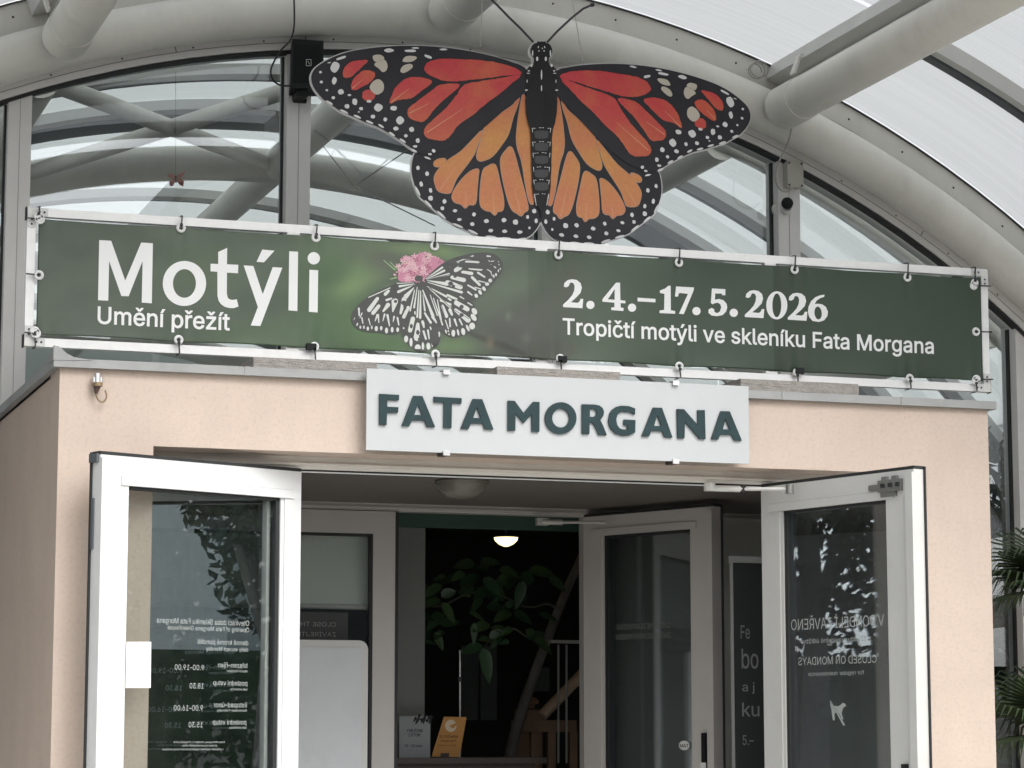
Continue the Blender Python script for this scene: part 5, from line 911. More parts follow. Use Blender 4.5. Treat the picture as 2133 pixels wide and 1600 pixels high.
ORH = printmat('hindwing_orange', [(.08, (.66,.26,.09)), (.30, (.62,.22,.075)), (.55, (.64,.28,.07)), (.75, (.58,.18,.07))], (.62,.17,.09))
MBK = pm('wing_black', (.024, .0225, .028), .5, .2, 5, spec=.3); MWH = pm('wing_white', (.72,.72,.72), .5); MCR = pm('wing_cream', (.55,.50,.42), .5); RIM = pm('cutout_white_edge', (.74,.74,.73), .5)
BODY = pm('body_black', (.013,.013,.014), .5, .3, 12, spec=.3)
OL = pm('print_orange_highlight', (.66,.32,.16), .45)
fore = [(1640,300),(1560,265),(1450,230),(1300,195),(1150,170),(1000,155),(850,150),(700,155),(560,168),(430,190),(330,222),(250,262),(190,305),(165,345),(160,385),(172,430),(200,475),(250,530),(310,570),(370,610),(450,645),(540,685),(620,715),(700,760),(780,810),(850,860),(905,895),(960,905),(1100,880),(1300,770),(1500,600),(1640,480),(1690,380)]
hind = [(1660,470),(1500,570),(1300,750),(1100,870),(960,895),(905,893),(880,900),(862,960),(860,1040),(880,1120),(910,1190),(960,1240),(1030,1300),(1100,1360),(1180,1405),(1260,1440),(1330,1475),(1400,1485),(1480,1482),(1560,1500),(1640,1490),(1690,1465),(1730,1420),(1755,1370),(1762,1300),(1765,1100),(1760,800),(1740,500)]
fcells = [[(948,320),(960,285),(985,265),(1060,247),(1200,250),(1350,258),(1480,280),(1560,305),(1615,335),(1600,350),(1500,355),(1400,370),(1270,385),(1180,395),(1080,390),(1000,360)],
 [(1610,358),(1500,375),(1380,395),(1260,415),(1210,440),(1170,500),(1110,575),(1040,640),(985,690),(950,730),(948,765),(970,790),(1010,800),(1060,808),(1110,790),(1180,700),(1280,630),(1380,545),(1470,480),(1540,420)],
 [(1190,425),(1100,420),(1040,435),(980,480),(900,540),(840,590),(832,625),(850,655),(900,672),(940,675),(990,620),(1050,550),(1120,490)],
 [(995,405),(950,380),(880,372),(820,385),(760,430),(730,480),(708,552),(760,525),(850,515),(920,465)],
 [(550,258),(500,256),(440,268),(400,300),(382,345),(395,372),(440,362),(480,325),(515,290)], [(600,350),(570,328),(520,330),(470,370),(445,410),(442,450),(470,455),(540,420),(585,385)], [(525,475),(560,460),(600,490),(590,520),(550,533),(520,510)]]
fcream = [[(588,222),(640,215),(668,240),(640,258),(600,262)],[(597,285),(620,262),(670,250),(690,290),(680,325),(655,335),(630,312)],[(565,440),(590,400),(630,385),(662,415),(660,465),(620,492),(585,475)],[(793,255),(820,225),(880,225),(892,240),(860,262),(810,266)],[(778,325),(800,290),(850,278),(865,300),(830,330),(795,342)]]
fwhite = [(700,185,32,14),(848,188,44,10),(882,168,26,6),(972,228,30,10,20),(1078,178,26,7),(325,300,30,38,20),(368,238,38,9,-18),(285,270,14,4,-10),(224,336,10,9),(230,404,12,10),(320,395,16,26,8),(366,473,20,19),(425,495,12,7),(268,461,10,8),(313,513,13,11),(462,541,19,24,-10),(408,573,18,16),(506,589,15,12),(490,612,8,5),(561,538,18,10),(626,581,29,27),(732,586,25,17),(588,644,17,14),(674,664,13,14),(777,671,26,28),(748,728,18,14),(857,734,18,18),(817,778,12,12),(899,811,15,17),(881,851,17,9),(1010,882,14,11,40),(984,905,14,8),(967,932,26,7,20)]
frim = [(286,548,28,30),(388,610,32,26),(480,645,28,24),(565,683,28,22),(645,710,24,32),(720,766,26,34),(795,812,26,34),(872,880,26,28)]
hcells = [[(1605,505),(1570,560),(1500,610),(1430,665),(1368,720),(1358,760),(1335,830),(1314,910),(1325,945),(1360,945),(1420,915),(1480,840),(1530,760),(1560,650),(1590,570)],
 [(1637,490),(1622,540),(1605,640),(1590,780),(1597,860),(1620,930),(1635,1000),(1650,1100),(1680,1235),(1706,1230),(1700,1050),(1695,900),(1685,750),(1662,600)],
 [(1350,740),(1280,810),(1200,890),(1110,950),(1050,1010),(1020,1060),(1025,1110),(1050,1160),(1120,1172),(1140,1140),(1170,1070),(1230,990),(1290,905),(1318,830)],
 [(1095,940),(1050,940),(1018,960),(1022,985),(1060,985)],[(1545,855),(1515,880),(1482,930),(1482,1000),(1500,1100),(1530,1220),(1560,1290),(1590,1310),(1620,1330),(1640,1305),(1665,1285),(1650,1200),(1610,1050),(1570,900)],
 [(1430,975),(1390,990),(1357,1020),(1340,1130),(1338,1250),(1370,1290),(1410,1300),(1437,1325),(1455,1300),(1490,1290),(1495,1220),(1470,1100),(1450,1010)],
 [(1320,1010),(1270,1025),(1210,1080),(1160,1150),(1142,1200),(1160,1235),(1205,1250),(1232,1275),(1255,1252),(1300,1245),(1310,1150),(1320,1050)]]
hwhite = [(903,1000,12,15),(966,1040,13,16),(925,1112,12,19,-10),(990,1156,12,17,-10),(990,1210,18,18),(1072,1280,14,14),(1087,1232,13,16),(1160,1297,15,11),(1292,1322,13,14),(1190,1358,16,10),(1280,1390,16,14),(1378,1369,17,14),(1408,1434,17,12),(1500,1362,16,15),(1580,1376,20,19),(1505,1440,17,12),(1610,1445,18,12),(1664,1340,11,14),(1677,1416,9,10),(1710,1300,15,16),(1724,1368,11,16)]
hrim = [(900,1160,40,62),(975,1250,38,45),(1065,1325,42,42),(1180,1400,40,22),(1285,1445,38,25),(1410,1478,40,5),(1515,1488,38,5),(1625,1494,36,-8)]
MX0 = P(1127, 300, MY).x
def zm(x, y, Y, side):
    p = P(x/3.334+600, y/3.334+50, MY)
    if side > 0:
        dx = MX0-p.x; a = math.radians(-.5); dz = p.z-mo.location.z-.5
        p.x = MX0+dx*.965*math.cos(a)-dz*math.sin(a)*-1*0; p.z = p.z-dx*math.tan(math.radians(.35))
    p.y = Y; return p
def inset_lines(cell, k=.5): return cell
for side in (-1, 1):
    def lp(pts, Y): return [zm(x, y, Y, side) for x, y in pts]
    for nm, out_, cells, om, creams, whites, rims, yb in (('hindwing', hind, hcells, ORH, [], hwhite, hrim, MY+.004), ('forewing', fore, fcells, ORF, fcream, fwhite, frim, MY)):
        b = MB(); so_ = smooth_loop(out_, 3)
        b.poly([lp(offs(so_, 7), MY+.0065)], RIM, .010); b.poly([lp(offs(so_, -1), yb-.0012)], MBK)
        for c in cells:
            sc_ = offs(smooth_loop(c, 3), 4)
            if nm == 'hindwing': b.poly([lp(offs(sc_, 3), yb-.0018)], pm('vein_grey_edge', (.42,.33,.27), .5))
            # feathered toothed edge of the printed scales
            rr = random.Random(len(c)*7+side); jag = []
            for i in range(len(sc_)):
                p_, q_ = sc_[i], sc_[(i+1) % len(sc_)]; jag.append(p_); jag.append(((p_[0]+q_[0])/2+rr.uniform(-3, 3), (p_[1]+q_[1])/2+rr.uniform(-3, 3)))
            b.poly([lp(jag, yb-.0024)], om)
            cxm = sum(p_[0] for p_ in c)/len(c); cym = sum(p_[1] for p_ in c)/len(c); far = max(c, key=lambda p_: (p_[0]-1640)**2+(p_[1]-400)**2)
            if len(c) > 6 and nm == 'forewing' and cells.index(c) in (1, 2, 3, 5) or (nm == 'hindwing' and cells.index(c) in (2, 4, 5, 6)):
                b.poly([lp(petal(cxm, cym, 1.5, far[0]*.93+cxm*.07, far[1]*.93+cym*.07, 6), yb-.003)], OL)
        for c in creams: b.poly([lp(smooth_loop(c, 3), yb-.003)], MCR)
        for w_ in whites: 
            pts_ = ell(w_[0], w_[1], w_[2], w_[3], 12, w_[4] if len(w_) > 4 else 0); rr = random.Random(w_[0]); k0 = rr.uniform(0, 6)
            pts_ = [(w_[0]+(x-w_[0])*(1+.10*math.sin(i*1.1+k0)), w_[1]+(y-w_[1])*(1+.10*math.cos(i*1.3+k0))) for i, (x, y) in enumerate(pts_)]
            b.poly([lp(pts_, yb-.003)], MWH)
        for x, y, l, a in rims: b.poly([lp(ell(x, y, l, 8, 12, a), yb-.0031)], MWH)
        obj(nm, b, mo)
b = MB(); half = [(0,122),(20,124),(28,118),(32,132),(50,136),(66,152),(76,175),(78,200),(70,222),(55,236),(52,262),(58,288),(85,296),(105,320),(112,345),(104,380),(106,460),(112,540),(108,620),(96,690),(80,735),(74,800),(75,860),(70,950),(71,1000),(66,1070),(66,1130),(58,1190),(48,1240),(30,1272),(12,1285),(4,1340)]
full = [(1757-x, y) for x, y in half] + [(1757+x, y) for x, y in half[::-1]]
b.poly([[zm(x, y, MY+.0062, -1) for x, y in offs(full, 7)]], RIM, .010); b.poly([[zm(x, y, MY-.0052, -1) for x, y in offs(full, -1)]], BODY)
def bd(pts, m, k=0): b.poly([[zm(x, y, MY-.0062-k, -1) for x, y in pts]], m)
for y in (722, 818, 895, 993, 1082, 1180):
    w = 60-(y-722)*.03
    for k in range(-3, 3): 
        if (k*7+y) % 3: bd(petal(1757+k*w/3+4, y+abs(k+.5)*2, 3, 1757+(k+1)*w/3-4, y+abs(k+.5)*2, 3), MWH)
    for sx in (-1, 1): bd(petal(1757+sx*(w+4), y+4, 4, 1757+sx*(w+1), y+34, 2), MWH)
for y in (770, 855, 945, 1040, 1130): bd(smooth_loop([(1757-38, y-25), (1757+38, y-25), (1757+48, y), (1757+34, y+26), (1757-34, y+26), (1757-48, y)]), pm('segment_charcoal', (.045,.045,.05), .45))
for dx, dy, rx, ry in ((0,355,5,36),(0,448,4,22),(22,163,4,8),(-22,163,4,8),(18,190,5,5),(-18,190,5,5),(6,172,4,5),(30,245,8,16),(-30,245,8,16),(70,290,8,12),(-70,290,8,12),(88,328,8,5),(-88,328,8,5),(62,205,5,22),(-62,205,5,22),(92,345,12,3),(-92,345,12,3),(105,462,11,5),(-105,462,11,5),(100,400,3,12),(-100,400,3,12)):
    bd(ell(1757+dx, dy, rx, ry, 10), MWH, .0004)
for sx in (-1, 1): bd(petal(1757+sx*48, 1195, 5, 1757+sx*36, 1262, 3), MWH, .0004)
obj('body', b, mo)
AN = pm('antenna_dark', (.05,.045,.05), .4)
for pts in ([(1111,88),(1085,60),(1058,34),(1035,10),(1012,-12),(990,-28)], [(1140,88),(1160,66),(1190,38),(1215,18),(1236,9)]):
    b = MB(); PQ = [P(u, v, MY-.004) for u, v in pts]; b.tube(PQ, .0055, AN, 8); b.tube([PQ[-1]-(PQ[-1]-PQ[-2])*.25, PQ[-1]], .009, AN, 10, r1=.011); obj('antenna', b, mo)
for (ua, va), (ub, vb) in (((1000,98),(1008,-60)), ((1214,128),(1182,-60)), ((1127,88),(1120,-90))):
    if ua == 1127: continue
    b = MB(); p = P(ua, va, MY+.004); q = P(ub, vb, 1.1); b.tube([p, q], .0022, GREYW, 6); obj('hanging_wire', b, mo)

# ============================================================ FITTINGS ON THE FRONT
# speaker
SPY = 1.72
t = thing('loudspeaker', 'black box loudspeaker mounted high on the left window post', 'speaker', (P(640,150,SPY).x, SPY, P(640,150,SPY).z))
f1 = [P(609,81,SPY), P(674,85,SPY-.01), P(674,184,SPY-.01), P(605,184,SPY)]
b = MB(); bk = [p+Vector((.03, .16, 0)) for p in f1]
b.poly([smooth3 for smooth3 in [[f1[0], f1[1], f1[2], f1[3]]]], BLACKP); b.add(f1+bk, [(0,1,5,4),(1,2,6,5),(2,3,7,6),(3,0,4,7),(7,6,5,4)], BLACKP)
obj('cabinet', b, t)
b = MB(); gq = [P(614,92,SPY-.004), P(668,95,SPY-.014), P(667,172,SPY-.014), P(611,172,SPY-.004)]; b.poly([gq], pm('speaker_grille', (.012,.013,.013), .8, spec=.2), .003); obj('grille', b, t)
b = MB()
for x_, y_ in (((638,124),(648,124)), ((648,124),(648,137)), ((638,137),(648,137)), ((638,124),(638,137)), ((641,127),(645,134))):
    b.tube([P(*x_, SPY-.020), P(*y_, SPY-.020)], .0012, WHITEP, 6)
obj('badge', b, t)
b = MB(); p = P(622,186,SPY+.03); q = P(640,203,SPY+.03); b.box((p.x-.01, SPY+.02, q.z), (q.x, SPY+.12, p.z+.02), BLACKP); b.box((p.x, SPY+.12, p.z-.04), (q.x+.02, 1.924, p.z+.03), BLACKP); obj('bracket', b, t)
b = MB(); pts = [(611,-40),(613,20),(612,60),(604,85),(585,105),(570,130),(564,150),(570,168),(585,178),(606,179)]
PQ = [P(u, v, 1.55+.02*i) for i, (u, v) in enumerate(pts)]
def crv(P_, n=5):
    o = []
    for i in range(len(P_)-1):
        p0, p1, p2, p3 = P_[max(i-1, 0)], P_[i], P_[i+1], P_[min(i+2, len(P_)-1)]
        for j in range(n):
            t_ = j/n; o.append(.5*(2*p1+(p2-p0)*t_+(2*p0-5*p1+4*p2-p3)*t_*t_+(3*p1-p0-3*p2+p3)*t_**3))
    return o+[P_[-1]]
b.tube(crv(PQ), .0045, WIRE, 8); tag(obj('speaker_cable', b, None, PQ[0]), 'thin black cable dropping from the roof to the loudspeaker', 'cable')
# junction box, camera, cable
JY = 1.80
p, q = P(1640,335,JY), P(1674,391,JY)
t = thing('junction_box', 'beige square electrical junction box on the right window post', 'junction box', ((p.x+q.x)/2, JY, p.z))
JB = pm('box_beige', (.43,.42,.37), .5)
b = MB(); b.box((p.x, JY, q.z), (q.x, JY+.035, p.z), JB); obj('lid', b, t)
b = MB(); b.box((p.x+.004, JY+.036, q.z+.004), (q.x-.004, 1.923, p.z-.004), JB); obj('housing', b, t)
for xx in (p.x+.01, q.x-.01):
    for zz in (q.z+.01, p.z-.01):
        b = MB(); b.lathe([(0, -.004), (.005, -.003), (.006, 0)], (xx, JY-.0005, zz), (0, 1, 0), SCREW, 8); obj('screw', b, t)
b = MB(); PQ = [P(u, v, 1.60+.02*i) for i, (u, v) in enumerate([(1650,243),(1648,272),(1640,300),(1628,325),(1618,350),(1616,375),(1624,394),(1640,399),(1650,390)])]
b.tube(crv(PQ), .0045, GREYW, 8); tag(obj('box_cable', b, None, PQ[0]), 'grey cable looping from the roof tube to the junction box', 'cable')
c = P(1640, 423, 1.80)
t = thing('security_camera', 'small white dome security camera below the junction box', 'camera', tuple(c))
b = MB(); b.lathe([(0, .06), (.03, .055), (.034, .03), (.034, 0), (.030, -.012), (.024, -.014)], c+Vector((.016, .045, -.014)), (.25, 1, -.2), WHITEP, 22); b.lathe([(.0, .10), (.044, .10), (.044, .075), (.03, .07)], c+Vector((.010, .025, -.012)), (0, 1, 0), WHITEP, 22); obj('housing', b, t)
b = MB(); b.lathe([(.031, .01), (.031, -.004), (.028, -.010), (0, -.012)], c+Vector((0, 0, 0)), (.25, 1, -.2), BLACKP, 22); obj('lens', b, t)
# cable along the cover plate, with a coil
b = MB(); pts = []
for i in range(60):
    a = 68.0-44*i/59; pts.append(arc(AR+.125+.014*math.sin(i*.55)*math.sin(i*.21), a, 1.775))
b.tube(pts, .004, GREYW, 6); tag(obj('arch_cable', b, None, pts[0]), 'thin grey cable sagging along the right side of the arch', 'cable')
b = MB(); c = P(1572, 150, 1.76)
b.tube([c+Vector((math.cos(k*.42)*.04*(1+.006*k), -.002*k, math.sin(k*.42)*.042)) for k in range(38)], .004, GREYW, 6); tag(obj('cable_coil', b, None, c), 'coiled grey cable tucked where the roof tube meets the arch', 'cable')
# porch wall connector
BR_ = pm('brass_brown', (.28,.20,.12), .4, metal=.5)
c = P(203, 790, -.03)
t = thing('wall_connector', 'small metal lamp connector with a curled wire on the porch wall', 'connector', tuple(c))
b = MB(); b.tube([P(203,778,-.03), P(203,797,-.03)], .014, CH, 12); b.tube([P(196,786,-.03), P(196,797,-.03)], .008, CH, 8); b.tube([P(210,786,-.03), P(210,797,-.03)], .008, CH, 8); obj('socket', b, t)
b = MB(); b.tube([P(203,797,-.03), P(203,805,-.03)], .021, BR_, 12); b.tube([P(202,805,-.03), P(200,820,-.03)], .015, pm('dark_brown_plug', (.07,.045,.03), .5), 12, r1=.006); obj('plug', b, t)
b = MB(); b.tube(crv([P(u, v, -.03) for u, v in ((200,820),(203,830),(210,837),(218,835),(222,825),(219,813))]), .0035, BR_, 6); obj('wire', b, t)
b = MB(); b.tube([P(203,788,-.03), P(203,788,-.0005)], .008, CH, 8); obj('mount', b, t)
# paper notice hanging on the left leaf
L, o, d, n, Wl, bx = A
b = MB(); b.poly([[PP(u, v, o+n*.008, n) for u, v in ((264,1337),(315,1337),(314,1433),(262,1433))]], pm('paper_white', (.82,.82,.82), .8, .02, 9), .003)
tag(obj('paper_notice', b, None, on_leaf(A, 290, 1433)), 'blank white paper stuck on the left door frame and glass', 'paper')

# ============================================================ INSIDE THE VESTIBULE
WY = 1.78
p, q = P(560, 1333, WY), P(767, 1333, WY)
t = thing('whiteboard', 'large light grey whiteboard standing behind the left door', 'whiteboard', (p.x, WY, .15))
zt = P(740, 1334, WY).z
b = MB(); r_ = .045; Lp = [(p.x, .5), (q.x, .5)]+[(q.x-r_+r_*math.cos(math.radians(a)), zt-r_+r_*math.sin(math.radians(a))) for a in range(0, 91, 15)]+[(p.x+r_+r_*math.cos(math.radians(a)), zt-r_+r_*math.sin(math.radians(a))) for a in range(90, 181, 15)]
b.poly([[(x, WY, z) for x, z in Lp]], pm('board_edge', (.62,.62,.60), .4), .025); obj('frame', b, t)
b = MB(); b.box((p.x+.03, WY-.004, .53), (q.x-.033, WY-.0005, zt-.035), pm('board_surface', (.62,.64,.665), .3, .03, 2, dirt=.18, dscale=5)); obj('surface', b, t)
b = MB(); 
for xx in (p.x+.08, q.x-.12): b.box((xx, WY+.002, .15), (xx+.03, WY+.022, .5), GREYALU)
obj('stand', b, t)
# roll-up poster
PY = .70
p, q = P(1522, 1163, PY), P(1796, 1163, PY)
t = thing('rollup_poster', 'dark roll-up poster with pale lettering and a face behind the right door', 'poster', (p.x, PY, .15))
zt = p.z-.02; q.x = min(q.x, 5.44)
b = MB(); b.box((p.x+.01, PY, .25), (q.x-.01, PY+.003, zt), pm('poster_dark', (.018,.02,.021), .6)); obj('sheet', b, t)
b = MB(); GREYALU2 = pm('poster_rail', (.30,.30,.29), .5); b.box((p.x-.004, PY-.012, zt), (q.x+.004, PY+.015, zt+.03), GREYALU2); b.box((p.x-.004, PY-.002, .2), (p.x+.010, PY+.004, zt), GREYALU2); b.box((q.x-.010, PY-.002, .2), (q.x+.004, PY+.004, zt), GREYALU2); b.box((p.x-.02, PY-.08, .15), (q.x+.02, PY+.08, .25), GREYALU2); obj('frame', b, t)
b = MB(); PT = pm('poster_print', (.20,.205,.20), .6)
for s, ul, ur, v, h in (('Fe', 1543, 1562, 1330, 27), ('bo', 1545, 1580, 1392, 40), ('a j', 1546, 1572, 1440, 18), ('ku', 1546, 1582, 1492, 28), ('5.–', 1547, 1570, 1552, 20), ('2026', 1539, 1560, 1225, 7)):
    a, c = P(ul, v, PY-.004), P(ur, v, PY-.004); c.z = a.z
    if s != '2026': b = MB(); text(b, s, a, c, h/depth_px(a), PT, 1); obj('lettering', b, t)
b = MB(); GF = pm('poster_face_grey', (.50,.51,.50), .7, .35, 9)
def fp(pts, m, k=0): b.poly([[P(u, v, PY-.004-.001*k) for u, v in pts]], m)
fp(smooth_loop([(1712,1335),(1690,1370),(1684,1410),(1692,1445),(1705,1480),(1725,1495),(1745,1480),(1752,1440),(1750,1395),(1735,1350)]), GF); fp(smooth_loop([(1715,1330),(1735,1320),(1745,1345),(1735,1365),(1715,1360)]), GF, .5)
for e in ((1703,1425,9,4),(1738,1420,8,4),(1712,1470,9,6),(1700,1450,4,3)): fp(ell(*e), pm('poster_shadow_print', (.03,.03,.03), .7), 1)
for i in range(26):
    a = i*.5; fp(petal(1735+math.cos(a)*16, 1245+math.sin(a)*36, 3, 1735+math.cos(a+.25)*18, 1245+math.sin(a+.25)*40, 7), pm('poster_wreath', (.26,.27,.25), .7), .2*(i % 4))
obj('portrait', b, t)

# ============================================================ INSIDE THE LOBBY
CTY = 2.75
pz = P(900, 1578, CTY).z
WOOD = pm('warm_wood', (.20,.12,.07), .5, .2, 6); DW = pm('dark_counter', (.06,.045,.04), .5)
p, q = P(815, 1578, CTY), P(1120, 1578, CTY)
t = thing('counter', 'dark lobby counter carrying two upright leaflets', 'counter', (p.x, CTY, .16))
b = MB(); b.box((p.x-.6, CTY-.15, pz-.03), (q.x, CTY+.45, pz), DW); obj('top', b, t)
b = MB(); b.box((p.x-.55, CTY-.1, .16), (q.x-.05, CTY+.4, pz-.03), DW); obj('front', b, t)
b = MB(); a_, c_2 = P(831,1577,CTY), P(896,1577,CTY); h_ = P(831,1492,CTY).z
b.box((a_.x, CTY, pz), (c_2.x, CTY+.004, h_), pm('leaflet_grey', (.33,.35,.36), .6))
for s, ul, ur, v, h in (('BROŽURKY', 847, 880, 1525, 6), ('MOTÝLI', 851, 875, 1534, 6), ('cena 25,- Kč', 843, 880, 1556, 5)):
    text(b, s, P(ul, v, CTY-.003), Vector((P(ur, v, CTY-.003).x, CTY-.003, P(ul, v, CTY-.003).z)), h/depth_px(a_), GASKET, 2, True)
for i in range(9): b.poly([[P(u, v, CTY-.003) for u, v in petal(862+i*4, 1503+5*math.sin(i*1.7), 2, 866+i*4, 1496+6*math.sin(i*2.3), 5)]], GASKET)
tag(obj('leaflet_holder', b, None, a_), 'grey printed leaflet standing at the left end of the lobby counter', 'leaflet')
b = MB(); ln = [(925,1493),(972,1494),(957,1577),(899,1576)]
OG = pm('leaflet_orange', (.55,.27,.07), .6)
b.poly([[P(u, v, CTY-.02) for u, v in ln]], OG, .004); b.poly([[P(u, v, CTY-.024) for u, v in ell(939,1512,12,13)]], pm('leaflet_cream', (.75,.62,.45), .6)); b.poly([[P(u, v, CTY-.026) for u, v in ((936,1512),(958,1502),(945,1517),(940,1516))]], OG)
for s, ul, ur, v, h in (('NEMAŽETE SI', 915, 954, 1537, 5), ('POD NOHY', 917, 950, 1546, 5), ('pozor na motýly', 911, 949, 1554, 3)):
    text(b, s, P(ul, v, CTY-.025), Vector((P(ur, v, CTY-.025).x, CTY-.025, P(ul, v, CTY-.025).z)), h/depth_px(a_), pm('brown_print', (.16,.07,.02), .6), 2, True)
b.poly([[P(u, v, CTY-.021) for u, v in ((918,1569),(936,1569),(935,1577),(917,1577))]], DW)
tag(obj('orange_leaflet', b, None, a_), 'orange card with a white round emblem leaning on the counter', 'leaflet')
b = MB(); b.tube([P(958,1355,3.3), P(958,1580,3.3)], .010, CH, 10); b.tube([P(958,1410,3.3), P(958,1420,3.3)], .013, DARKBAR, 10)
tag(obj('metal_pole', b, None, P(958,1580,3.3)), 'thin upright metal pole behind the orange card', 'pole')
# framed grey boards on the back wall
t = thing('notice_board', 'dim grey notice boards on the dark back wall', 'notice board', tuple(P(1010, 1500, 5.9)))
for ua, ub, va, vb in ((965,1002,1345,1500),(1006,1040,1345,1500),(1110,1150,1390,1440)):
    p, q = P(ua, va, 5.9), P(ub, vb, 5.9); b = MB(); b.box((p.x, 5.95, q.z), (q.x, 5.99, p.z), pm('board_dim', (.13,.15,.14), .7)); obj('board', b, t)
# stairs railing
t = thing('stair_railing', 'wooden stair newel post, gate and round handrail in the lobby', 'railing', tuple(P(1100, 1600, 3.6)))
RY = 3.6
b = MB(); b.lathe([(.0, .045), (.03, .04), (.045, .02), (.043, .005), (.02, 0), (.02, -.02)], P(1106, 1468, RY), (0, 0, 1), WOOD, 20); obj('newel_cap', b, t)
p, q = P(1084, 1478, RY), P(1130, 1600, RY); b = MB(); b.box((p.x, RY, .16), (q.x, RY+.11, p.z), WOOD); obj('newel_post', b, t)
p, q = P(1068, 1500, RY-.05), P(1200, 1525, RY-.05)
b = MB(); b.box((p.x, RY-.06, q.z), (q.x, RY-.02, p.z), WOOD)
for u in (1068, 1105, 1140, 1185): x = P(u, 1520, RY-.04).x; b.box((x, RY-.055, .16), (x+.045, RY-.025, q.z), WOOD)
obj('gate', b, t)
b = MB(); b.tube([P(1128, 1492, RY), P(1425, 1185, RY+.6)], .032, pm('pale_handrail', (.50,.37,.27), .45), 14); obj('handrail', b, t)
b = MB(); p, q = P(1148, 1333, 3.2), P(1425, 1343, 3.2); b.box((p.x, 3.2, q.z), (q.x, 3.25, p.z), pm('shelf_grey', (.42,.41,.38), .5)); 
for u in (1163, 1180, 1300): b.tube([P(u, 1343, 3.22), P(u, 1590, 3.22)], .006, GREYW, 6)
tag(obj('glass_screen_rail', b, None, p), 'pale horizontal rail of the glass screen before the stairs', 'rail')
# tree with big leaves in the lobby
t = thing('lobby_tree', 'leaning indoor tree with large dark green leaves', 'tree', tuple(P(1060, 1600, 3.4)))
BARK = pm('grey_bark', (.12,.11,.10), .8, .2, 10)
b = MB(); b.tube(crv([P(1052,1640,3.4), P(1075,1520,3.4), P(1115,1400,3.4), P(1160,1280,3.4), P(1200,1185,3.4), P(1235,1110,3.4)]), .035, BARK, 12, r1=.02); obj('trunk', b, t)
for pts in ([(1165,1270),(1140,1258),(1110,1265),(1085,1262)], [(1125,1340),(1095,1325),(1070,1310),(1040,1320),(1010,1345)], [(880,1260),(860,1240),(845,1225)], [(1085,1262),(1040,1240),(980,1235),(920,1262),(875,1262)]):
    b = MB(); b.tube(crv([P(u, v, 3.35) for u, v in pts]), .008, BARK, 8, r1=.004); obj('branch', b, t)
LF = pm('broad_leaf_green', (.038,.085,.036), .45, .25, 6)
def leaf3(b, c, dirv, nrm, L, Wd, m, droop=.15, n=7):
    dirv = dirv.normalized(); sd2 = dirv.cross(nrm).normalized(); nn = sd2.cross(dirv); vs = []
    for i in range(n+1):
        t_ = i/n; w = Wd*math.sin(math.pi*min(1, t_**.75))**.8*.5+.001; ctr = c+dirv*L*t_-nn*0-Vector((0,0,1))*droop*L*t_*t_
        vs += [ctr-sd2*w+nn*w*.25, ctr, ctr+sd2*w+nn*w*.25]
    b.add(vs, [q for i in range(n) for q in ((i*3, i*3+1, i*3+4, i*3+3), (i*3+1, i*3+2, i*3+5, i*3+4))], m, True)
LVS = [(990,1175,-1,0,.13),(1000,1172,1,-.1,.12),(1040,1188,1,.1,.12),(1100,1190,1,-.05,.16),(1090,1210,-.2,.6,.13),(1000,1200,-1,.3,.14),(1005,1205,.6,.4,.12),(850,1225,-.7,.3,.10),(855,1225,1,.1,.10),(852,1222,.1,-.8,.07),
       (920,1245,.4,-.4,.11),(918,1250,-1,.2,.12),(920,1255,.5,.7,.12),(980,1240,-.8,-.3,.10),(1005,1245,-.6,.4,.11),(1010,1240,1,-.1,.12),(1065,1275,-1,.3,.14),(1068,1270,.6,-.8,.13),(1068,1275,.8,.4,.12),(1062,1268,-.2,-.5,.07),
       (925,1280,-1,.4,.13),(915,1300,1,-.2,.12),(905,1315,-.6,.2,.09),(905,1318,.4,.6,.09),(1020,1300,-1,.3,.12),(1045,1315,-.6,.7,.11),(1005,1345,-1,.2,.14),(1005,1350,.4,1.3,.15),(1020,1215,1,.5,.09),(960,1200,-1,.1,.1),(770,1250,-1,.1,.08),(760,1265,.8,.4,.09),(1020,1330,.6,-.6,.1)]
for k in range(52):
    u_ = random.choice((780, 830, 870, 900, 940, 1000, 1040, 1080, 1120)); LVS.append((u_+random.uniform(-30, 30), random.uniform(1180, 1300+40*(u_ > 880)), random.uniform(-1, 1), random.uniform(-.3, .5), random.uniform(.06, .14)))
LF2 = pm('broad_leaf_dark', (.028,.065,.03), .4, .3, 7); LF3 = pm('broad_leaf_yellowish', (.055,.10,.038), .4, .25, 7)
for u, v, dx, dz, L_ in LVS:
    c = P(u, v, 3.1+random.uniform(-.1, .15)); b = MB()
    leaf3(b, c, Vector((dx, random.uniform(-.5, .1), -dz)), Vector((random.uniform(-.3, .3), -1, random.uniform(.3, 1.0))), L_, L_*random.uniform(.42, .58), random.choice((LF, LF2, LF3)), droop=random.uniform(.1, .4)); obj('leaf', b, t)

t = thing('hanging_red_butterfly', 'small red paper butterfly hanging behind the left arched pane', 'butterfly', tuple(P(366, 372, 3.6)))
b = MB(); RB = pm('red_paper', (.30, .05, .04), .6)
b.poly([[P(u, v, 3.6-.02*abs(u-366)/20) for u, v in ((366,370),(374,362),(386,356),(384,362),(376,371),(383,377),(382,388),(375,386),(367,376))]], RB, .002); obj('wing', b, t)
b = MB(); b.poly([[P(u, v, 3.6-.02*abs(u-366)/20) for u, v in ((366,371),(362,362),(352,362),(348,367),(354,370),(361,372),(353,377),(354,387),(360,388),(366,377))]], RB, .002); obj('wing', b, t)
b = MB(); b.tube([P(366, 366, 3.6), P(367, 380, 3.6)], .006, BLACKP, 8); b.tube([P(366, 366, 3.6), P(366, 150, 3.6)], .001, BLACKP, 5); obj('body', b, t)

